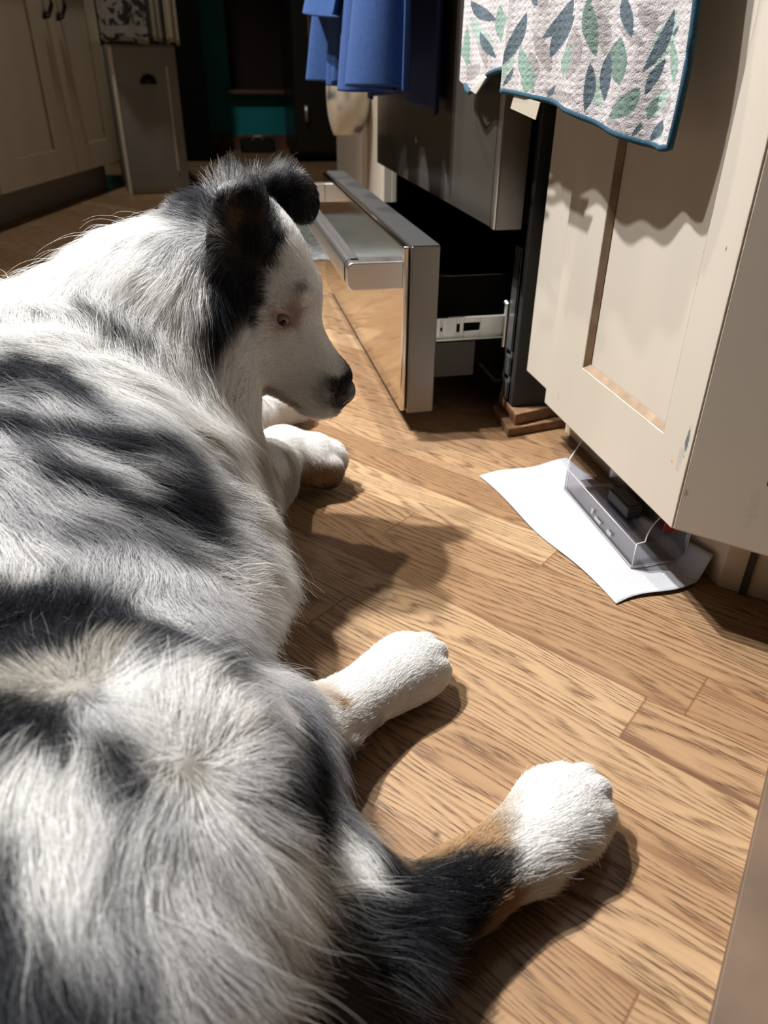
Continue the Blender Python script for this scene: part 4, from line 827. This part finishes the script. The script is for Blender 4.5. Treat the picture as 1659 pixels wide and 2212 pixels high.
PATCH = """
w 150,560 60,600 50,680 150,640 250,560 330,500 250,620 350,620 400,570 420,640 380,700 420,760 440,850 300,680 60,740 150,730 200,780 300,800 380,860 450,930 500,980 250,850 15,620 20,700 110,600 200,520 290,470 340,450 0,650 200,600 300,560 430,800 400,820 350,760 350,840 330,870 420,900 470,900 10,745 110,765 180,810 230,830 520,950 120,680 200,640 240,640 280,640 320,700 350,780 380,650 430,690 430,600
l 450,380 540,352 660,362 430,510 400,530 350,530 470,500 500,390 570,365 650,370 600,372 380,560 440,560 340,430 400,480
d 370,440 430,440 470,430 390,455 420,470 450,540 460,600 470,650 465,600 560,385 600,395 450,460 350,460 480,470 410,425 440,425
k 540,430 530,500 520,560 530,610 500,640 550,640 560,600 580,470 480,560 630,440 640,405 680,400 685,430 590,520 500,600 510,450 600,430 520,650 540,660 490,520 570,560 590,560 510,680 475,690 465,740 460,700 620,420 625,450
d 400,385 430,390 460,400 520,362 580,358 630,365 600,372 500,375 545,375 420,400 640,380
d 455,660 455,770 550,400 660,380 545,690 450,720
t 507,462
d 520,590
w 625,495 650,560 600,640 640,600 560,730 520,760 600,760 660,760 600,820 560,830 500,830 480,880 660,700 630,530 610,590 580,700 690,760 640,800 540,790 500,790 620,720 660,640 670,600 590,620 620,560 600,600 570,680 480,830 490,780 530,730
p 590,690 615,700 640,690 620,675 600,680
g 652,625
w 700,850 680,870 660,850 690,820 665,880 710,790 640,860
d 712,838 722,865
g 700,828 697,852
k 758,845 748,820 760,868 738,868
w 700,888 680,888 712,880 720,800 700,770
k 742,830 755,860 745,875 728,845
k 186,672 200,681 214,690 228,699 242,708 256,717 270,726 284,735 298,744 310,752
w 200,655 230,675 260,692 290,710 320,728 180,690 210,708 240,726 270,745 300,765 220,668 245,683 275,700 305,718 195,698 225,717 255,735 285,755
d 20,800 80,800 130,820 170,855 110,815 50,830 140,845 180,868 
g 30,850 90,860 200,890 60,865 230,910
l 100,890 200,905 300,930 30,880 150,900 350,930 400,950 270,915
w 300,880 360,900 420,960 460,1000
d 50,925 150,940 230,960 300,970 350,965 20,915 270,985 100,930 190,955 320,990 380,985
l 15,990 50,1015 10,960 40,1040 
g 60,960 100,975 380,1020 420,990
d 90,1000 150,1030 230,1065 300,1095 380,1110 400,1060 370,1035 430,1135 460,1120 350,1085 420,1095 440,1170 190,1045 340,1060 415,1030 260,1085 120,1010
l 300,1040 250,1020 330,1005 290,1060 200,1000 150,990 470,1030 500,1060 540,1110 500,1130 480,1070 530,1160 550,1180
w 530,1080 560,1100 545,1060 520,1040
s 440,960 500,1000 560,1000 590,1040 600,1100 610,1150 560,1150
l 50,1100 130,1090 200,1120 100,1140 30,1070 160,1110 250,1130
g 150,1160 250,1155 330,1175 60,1165 400,1190 200,1150 380,1200
w 30,1205 80,1220 20,1185 50,1225
l 150,1210 250,1230 350,1225 450,1200 420,1270 300,1290 500,1250 480,1300 600,1180 330,1320 400,1320 370,1260 200,1235 450,1340 420,1370
w 540,1265 500,1275 570,1260 590,1230
k 20,1300 60,1310 140,1345 180,1380 210,1390 150,1410 90,1415 5,1375 70,1340 30,1410 100,1315 170,1325 60,1350 150,1375 220,1350 10,1400 10,1340 100,1390 40,1430 200,1370 120,1350 70,1400 240,1370
d 290,1360 330,1395 370,1420 250,1330 400,1440 5,1270 300,1390 350,1440 160,1290 80,1285
s 60,1450 130,1440 200,1430 230,1400 180,1485 30,1465 150,1500 90,1480 210,1460 170,1455 10,1470 240,1440
g 175,1510 200,1500 330,1450 300,1430
k 20,1530 60,1555 110,1565 130,1600 40,1575 10,1560 90,1585 145,1640
d 135,1620 10,1595 150,1600
w 280,1450 320,1490 380,1500 300,1540 420,1520 350,1560 450,1560 400,1600 300,1590 360,1530 250,1480 270,1520 420,1480 450,1520 490,1560
l 250,1560 230,1580 380,1450 220,1540
k 470,1450 530,1480 580,1510 500,1465 555,1495
l 450,1415 560,1450 620,1500 510,1440 600,1480
g 640,1540 600,1525
k 230,1640 250,1660 212,1655 235,1670 240,1620
w 60,1660 100,1700 150,1670 180,1720 50,1750 120,1800 60,1850 170,1850 330,1640 340,1700 450,1650 520,1620 540,1580 430,1750 500,1780 550,1830 480,1600 500,1700 460,1700 590,1570 180,1640 180,1680 100,1750 30,1800 180,1780 150,1900 90,1900 370,1640
s 400,1680 350,1690 430,1680 420,1640
l 580,1590 350,1800 260,1850 300,1900 560,1640 540,1720 570,1790 600,1830 380,1760 310,1760
g 280,1740 260,1780 230,1720 270,1700
k 640,1600 660,1650 675,1700 685,1760 695,1800 660,1740
d 630,1640 620,1690 610,1740 640,1780 690,1840 655,1800
g 695,1590 720,1670 735,1730 745,1780 670,1560 770,1800 650,1535 685,1560
w 745,1840 780,1880 800,1920 750,1900 720,1860
w 620,1900 650,1950 700,1950 550,2000 400,2050 600,2080 450,2180 500,1900 560,1900 480,2000 350,2120
l 450,1950 500,2080 350,2000 400,1880 300,1960 550,2130 650,2000 250,1930 500,1850
g 300,2100 700,2050 780,1975 420,2120 360,2060 600,1980
k 890,1870 950,1890 1000,1870 1060,1870 1090,1870 900,1950 980,1930 850,1920 930,1980 1040,1910 1080,1895 870,1960 840,1880 1020,1940
d 800,1960 780,1950 880,2010 840,2000 960,1960
t 905,1838 960,1842 1030,1815 1085,1795 850,1825 1060,1800
s 800,1790 1100,1790
w 1150,1770 1200,1740 1280,1710 1150,1850 1200,1830 1280,1800 1120,1890 1250,1760 1300,1740 1200,1880 1250,1850 1140,1820 1230,1700 1300,1780 1180,1900
t 1100,1930
d 30,1980 15,2060 80,2080 130,2120 180,2150 90,2140 30,2160 160,2190 70,2040
d 20,1950 40,2050 100,2110 150,2150 60,2190 200,2200 10,2000 60,2100 20,2120 120,2190 0,1900 240,2180
w 500,1950 550,1880 450,1990 350,1900 300,1840 400,1930 620,1870 560,2030 300,2030 380,1990 250,1790
w 85,1950 130,1960 100,1910 160,1960 110,2010 180,1950
l 170,2040 220,2020 200,2090 250,2060 280,2020
w 750,1550 800,1500 850,1450 900,1430 820,1560 930,1480 850,1540 720,1560 780,1590 880,1500 910,1550 920,1420
g 740,1640 765,1625 800,1600
t 743,1520
w 735,1545 755,1505 770,1525
w 600,930 600,1000 590,1060 650,950 700,960 540,880 600,890 720,960 570,960 560,860 625,960
s 620,1060 630,1000 640,1120
t 690,1040 670,1060
d 700,1065 680,1080
"""  # fore paw's tan and dark points paint shade; black body bands hold some too
def hh(px, py):
    p, n = hit_near(px, py); return p, n
GP, GD, GL, GT = [], [], [], []
for px, py, ang, ln, lift in GUIDES:
    if ln <= 12 and px > 650 and py > 1380: ln *= .7; lift *= .6
    p, n = hh(px, py); r = ray_px(px, py); a = math.radians(ang)
    dimg = CR @ np.array([math.cos(a), -math.sin(a), 0.0])      # heading parallel to the picture plane
    # slide it along the view ray until it lies in the skin's tangent plane
    den = r @ n
    if abs(den) > .25: d = dimg - r * (dimg @ n) / den
    else: d = dimg - n * (dimg @ n)
    ln2 = np.linalg.norm(d); d = d / ln2 if ln2 > 1e-6 else dimg
    if ln2 > 2.2: d = dimg - n * (dimg @ n); d /= np.linalg.norm(d)
    GP.append(p); GD.append(d); GL.append(ln / 1000); GT.append(lift)
GP, GD, GL, GT = map(np.array, (GP, GD, GL, GT))
def spread(P, vals, power=3.0, eps=.012):
    out = []
    for i in range(0, len(P), 4000):
        d2 = ((P[i:i + 4000, None] - GP[None]) ** 2).sum(2) + eps ** 2; w = d2 ** -power; w /= w.sum(1, keepdims=True); out.append(w @ vals)
    return np.concatenate(out)
VA = spread(DV, np.c_[GD, GL, GT], 2.0)
CP, CC = [], []
for line in PATCH.strip().splitlines():
    k, *pts = line.split()
    for q in pts:
        x, y = map(float, q.split(',')); p, n = hh(x, y); CP.append(p + n * .008); CC.append(COLS[k])
for k in range(6):      # lips
    f_ = k / 5; c_ = hd(.152 + .030 * f_, -.034 + .008 * f_, -.052 + .004 * f_)
    CP.append(c_); CC.append((.40, .28, .25)); CP.append(c_ + HU * .006); CC.append(COLS['w']); CP.append(c_ - HU * .007); CC.append(COLS['w'])
CP, CC = np.array(CP), np.array(CC)
def snoise(P, f, seed):
    r = np.random.default_rng(seed); o = np.zeros(len(P))
    for _ in range(6):
        k = r.normal(size=3) * f; o += np.sin(P @ k + r.uniform(0, 6.28))
    return o / 2.4
def coat(P, jit, rnd):
    Q = P + np.c_[snoise(P, 160, 1), snoise(P, 160, 2), snoise(P, 160, 3)] * .0022 + rnd * jit
    out = np.empty_like(P)
    for i in range(0, len(P), 4000):
        d2 = ((Q[i:i + 4000, None] - CP[None]) ** 2).sum(2) + 4e-6; w = d2 ** -3.2; w /= w.sum(1, keepdims=True); out[i:i + 4000] = w @ CC
    return out

# sample roots
A, B, C = DV[TR[:, 0]], DV[TR[:, 1]], DV[TR[:, 2]]
cr = np.cross(B - A, C - A); area = np.linalg.norm(cr, axis=1) / 2; FN = cr / np.maximum(area * 2, 1e-12)[:, None]
cen = (A + B + C) / 3; view = cen - np.array([0, 0, CAM_H]); dist = np.linalg.norm(view, axis=1); vd = -(FN * view).sum(1) / dist
fa = VA[TR].mean(1)
dens = np.where(vd > -.25, 1.0, .22) * np.clip((.030 / fa[:, 3]) ** .85, .7, 7) * np.where(cen[:, 2] < .004, .02, 1.0)
dens *= np.where(cen[:, 0] < -.27, .3, 1)
inner_ear = ((cen - EC) @ EN > -.002) & (np.linalg.norm((cen - EC) / 1.0, axis=1) < .034)
dens *= np.where(inner_ear, .5, 1)
hN = cen - hd(0, 0, 0)
nose_c = hd(.205, 0, -.014); dens *= np.where(np.linalg.norm(cen - nose_c, axis=1) < .0165, 0, 1)
for sgn in (-1, 1): dens *= np.where(np.linalg.norm(cen - hd(.115, sgn * .0355, .0165), axis=1) < .0085, 0, 1)
N_HAIR = 300000
pr_ = area * dens; pr_ /= pr_.sum(); fi = RNG.choice(len(TR), N_HAIR, p=pr_)
u, v = RNG.random(N_HAIR), RNG.random(N_HAIR); m = u + v > 1; u[m] = 1 - u[m]; v[m] = 1 - v[m]; bc = np.stack([1 - u - v, u, v], 1)
ROOT = (DV[TR[fi]] * bc[:, :, None]).sum(1); NR = (VN[TR[fi]] * bc[:, :, None]).sum(1); NR /= np.linalg.norm(NR, axis=1, keepdims=True)
at_ = (VA[TR[fi]] * bc[:, :, None]).sum(1); DIR = at_[:, :3] - NR * (at_[:, :3] * NR).sum(1, keepdims=True); DIR /= np.maximum(np.linalg.norm(DIR, axis=1, keepdims=True), 1e-6)
LEN, LIFT = at_[:, 3], at_[:, 4]
coh = np.linalg.norm(at_[:, :3], axis=1); loose = np.clip((.75 - coh) / .6, 0, 1) * (LEN > .016)     # whorl centres: tousled
rn = RNG.normal(size=(N_HAIR, 3)); rn -= NR * (rn * NR).sum(1, keepdims=True); DIR = DIR + rn * (loose * .9)[:, None]; DIR /= np.linalg.norm(DIR, axis=1, keepdims=True); LIFT = LIFT * (1 - .4 * loose)
# low-frequency waviness of the flow
side = np.cross(NR, DIR); wv = snoise(ROOT, 60, 5) * .30 + snoise(ROOT, 190, 6) * .16 + RNG.normal(size=N_HAIR) * (.13 + .25 * np.clip(LIFT - .4, 0, 1))
wv *= np.clip(LEN / .02, .4, 1)
DIR = DIR + side * wv[:, None]; DIR /= np.linalg.norm(DIR, axis=1, keepdims=True)
LEN = LEN * np.clip(RNG.normal(.92, .20, N_HAIR), .35, 1.3) * (1 + .18 * snoise(ROOT, 90, 8))
fly = RNG.random(N_HAIR) < .012; LEN = np.where(fly, LEN * 1.25, LEN); LIFT = np.where(fly, LIFT + .35, LIFT)
LIFT = LIFT * np.clip(RNG.normal(1, .25, N_HAIR), .3, 2)
K = 7; PTS = np.empty((N_HAIR, K, 3)); PTS[:, 0] = ROOT - NR * .001; cur = PTS[:, 0].copy()
short = LEN < .014
for s in range(1, K):
    f = (s - .5) / (K - 1)
    d = DIR * (1 - .15 * f) + NR * (LIFT * (1.25 - 1.1 * f))[:, None] + np.array([0, 0, -1.0]) * (f * .22 * np.clip(LEN / .04, 0, 1))[:, None]
    d += side * (snoise(cur, 130, 20) * .16 * np.clip(LEN / .03, 0, 1))[:, None]
    d /= np.linalg.norm(d, axis=1, keepdims=True); cur = cur + d * (LEN / (K - 1))[:, None]
    if s in (2, 4, 6):
        sd = sdf(cur); tgt = .0012 + .004 * f * np.clip(LEN / .03, 0, 1); push = np.clip(tgt - sd, 0, .02); cur = cur + NR * push[:, None]
    cur[:, 2] = np.maximum(cur[:, 2], .0012 + .003 * RNG.random(N_HAIR) * f)
    PTS[:, s] = cur
# locks: tips gather towards their clump leader
from mathutils.kdtree import KDTree
lead = RNG.choice(N_HAIR, 15000, replace=False); kd = KDTree(len(lead))
for i, q in enumerate(lead): kd.insert(ROOT[q], i)
kd.balance(); own = lead[np.fromiter((kd.find(q)[1] for q in ROOT), int, N_HAIR)]
t = np.linspace(0, 1, K)
amt = (.42 * np.clip((LEN - .012) / .02, 0, 1) * np.clip(RNG.normal(.8, .3, N_HAIR), 0, 1.15))
amt[np.linalg.norm(ROOT - ROOT[own], axis=1) > .02] = 0
for s in range(1, K):
    PTS[:, s] += (PTS[own, s] - PTS[:, s]) * (amt * t[s] ** 1.6)[:, None]
PTS[:, :, 2] = np.maximum(PTS[:, :, 2], .0008)
CO = coat(PTS[:, 4] * .9 + ROOT * .1, .0026, RNG.normal(size=(N_HAIR, 3)))
jt = RNG.normal(size=(N_HAIR, 3)); long_ = LEN > .014
C1 = CO.copy(); C6 = CO.copy(); C1[long_] = coat(PTS[long_, 1], .002, jt[long_]); C6[long_] = coat(PTS[long_, 6], .002, jt[long_])
br = np.clip(RNG.normal(1, .09, N_HAIR), .6, 1.2)[:, None]
CO, C1, C6 = CO * br, C1 * br, C6 * br; C1 = C1 * .75 + CO * .25; C6 = C6 * .75 + CO * .25
stray = RNG.random(N_HAIR) < .025; lum = CO.mean(1); CO[stray & (lum < .3)] = CO[stray & (lum < .3)] * .4 + np.array((.32, .33, .35)) * .6
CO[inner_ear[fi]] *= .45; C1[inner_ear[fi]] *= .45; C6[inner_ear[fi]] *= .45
CK = np.stack([C1, C1, C1 * .6 + CO * .4, C1 * .2 + CO * .8, CO, CO * .45 + C6 * .55, C6], 1)
CK[stray] = CO[stray][:, None]
hc = bpy.data.hair_curves.new('fur'); hc.add_curves([K] * N_HAIR)
hc.attributes['position'].data.foreach_set('vector', PTS.astype(np.float32).ravel())
rad = hc.attributes.new('radius', 'FLOAT', 'POINT')
base_r = np.where(LEN < .014, .00016, .00013)
rad.data.foreach_set('value', (base_r[:, None] * (1 - .75 * t ** 1.5)[None]).astype(np.float32).ravel())
ca = hc.attributes.new('coat', 'FLOAT_COLOR', 'POINT')
PC = np.ones((N_HAIR, K, 4), np.float32); PC[:, :, :3] = CK
ca.data.foreach_set('color', PC.ravel())
def mat_fur():
    m = bpy.data.materials.new('dog_fur'); m.use_nodes = True; n = m.node_tree.nodes; l = m.node_tree.links; n.clear()
    o = n.new('ShaderNodeOutputMaterial'); a = n.new('ShaderNodeAttribute'); a.attribute_name = 'coat'
    df = n.new('ShaderNodeBsdfDiffuse'); tr = n.new('ShaderNodeBsdfTranslucent'); gl = n.new('ShaderNodeBsdfHair'); gl.component = 'Reflection'
    gl.inputs['RoughnessU'].default_value = .28; gl.inputs['RoughnessV'].default_value = .9; gl.inputs['Color'].default_value = (.85, .9, 1, 1); gl.inputs['Offset'].default_value = -.05
    m1 = n.new('ShaderNodeMixShader'); m1.inputs[0].default_value = .38; m2 = n.new('ShaderNodeMixShader'); m2.inputs[0].default_value = .025
    l.new(a.outputs['Color'], df.inputs[0]); l.new(a.outputs['Color'], tr.inputs[0]); l.new(df.outputs[0], m1.inputs[1]); l.new(tr.outputs[0], m1.inputs[2])
    l.new(m1.outputs[0], m2.inputs[1]); l.new(gl.outputs[0], m2.inputs[2]); l.new(m2.outputs[0], o.inputs[0]); return m
M['fur'] = mat_fur(); hc.materials.append(M['fur'])
fur = bpy.data.objects.new('fur', hc); COL.objects.link(fur); fur.parent = dog

# skin carries the same markings and painted shade
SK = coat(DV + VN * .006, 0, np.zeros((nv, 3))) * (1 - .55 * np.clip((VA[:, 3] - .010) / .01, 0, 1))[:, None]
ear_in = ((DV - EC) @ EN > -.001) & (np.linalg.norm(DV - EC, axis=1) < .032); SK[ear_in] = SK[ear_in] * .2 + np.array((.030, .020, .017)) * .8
ey = np.minimum(np.linalg.norm(DV - hd(.115, -.0355, .0165), axis=1), np.linalg.norm(DV - hd(.115, .0355, .0165), axis=1))
wq = np.clip(1 - (ey - .006) / .010, 0, 1)[:, None]; SK = SK * (1 - wq * .6) + np.array((.40, .24, .21)) * wq * .6
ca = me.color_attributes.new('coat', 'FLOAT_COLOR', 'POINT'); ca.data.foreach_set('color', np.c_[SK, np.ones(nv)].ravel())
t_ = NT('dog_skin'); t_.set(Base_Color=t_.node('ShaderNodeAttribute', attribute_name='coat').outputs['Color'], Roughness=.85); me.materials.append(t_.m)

# ------------------------------------------------------------------ nose, eyes, pads, collar
def blob(name, c, r, B, mat, parent, n1=20, n2=28, fn=None):
    v = []; f = []
    for i in range(n1 + 1):
        th = math.pi * i / n1
        for j in range(n2):
            ph = 2 * math.pi * j / n2; q = np.array([math.cos(th), math.sin(th) * math.cos(ph), math.sin(th) * math.sin(ph)])
            if fn: q = fn(q)
            v.append(c + B @ (q * r))
    for i in range(n1):
        for j in range(n2): f.append((i * n2 + j, i * n2 + (j + 1) % n2, (i + 1) * n2 + (j + 1) % n2, (i + 1) * n2 + j))
    return new_obj(name, v, f, mat, parent, smooth=True)
def nosefn(q):
    q = q.copy()
    for s in (-1, 1):     # nostrils
        d = (q[1] - s * .42) ** 2 + (q[2] + .05) ** 2
        if q[0] > 0: q[0] -= .30 * math.exp(-d / .03)
    q[2] *= 1 - .15 * (q[0] < 0); return q
nm = simple('dog_nose_leather', (.012, .011, .012), .42, noise=.3, scale=300)
blob('nose', hd(.2035, 0, -.0120), (.0148, .0165, .0148), HB, nm, dog, fn=nosefn)
em = simple('pale_blue_eye', (.30, .25, .25), .15)
pm = simple('pupil', (.005, .005, .005), .08)
for s in (-1, 1):
    ec = hd(.1145, s * .0325, .0155); e = blob('eye', ec, (.0072, .0074, .0062), HB, em, dog, 14, 18)
    look = hd(.1145 + .0022, s * (.0325 + .0062), .0155 - .0008); blob('pupil', look, (.0027, .0018, .0029), HB, pm, e, 10, 14)
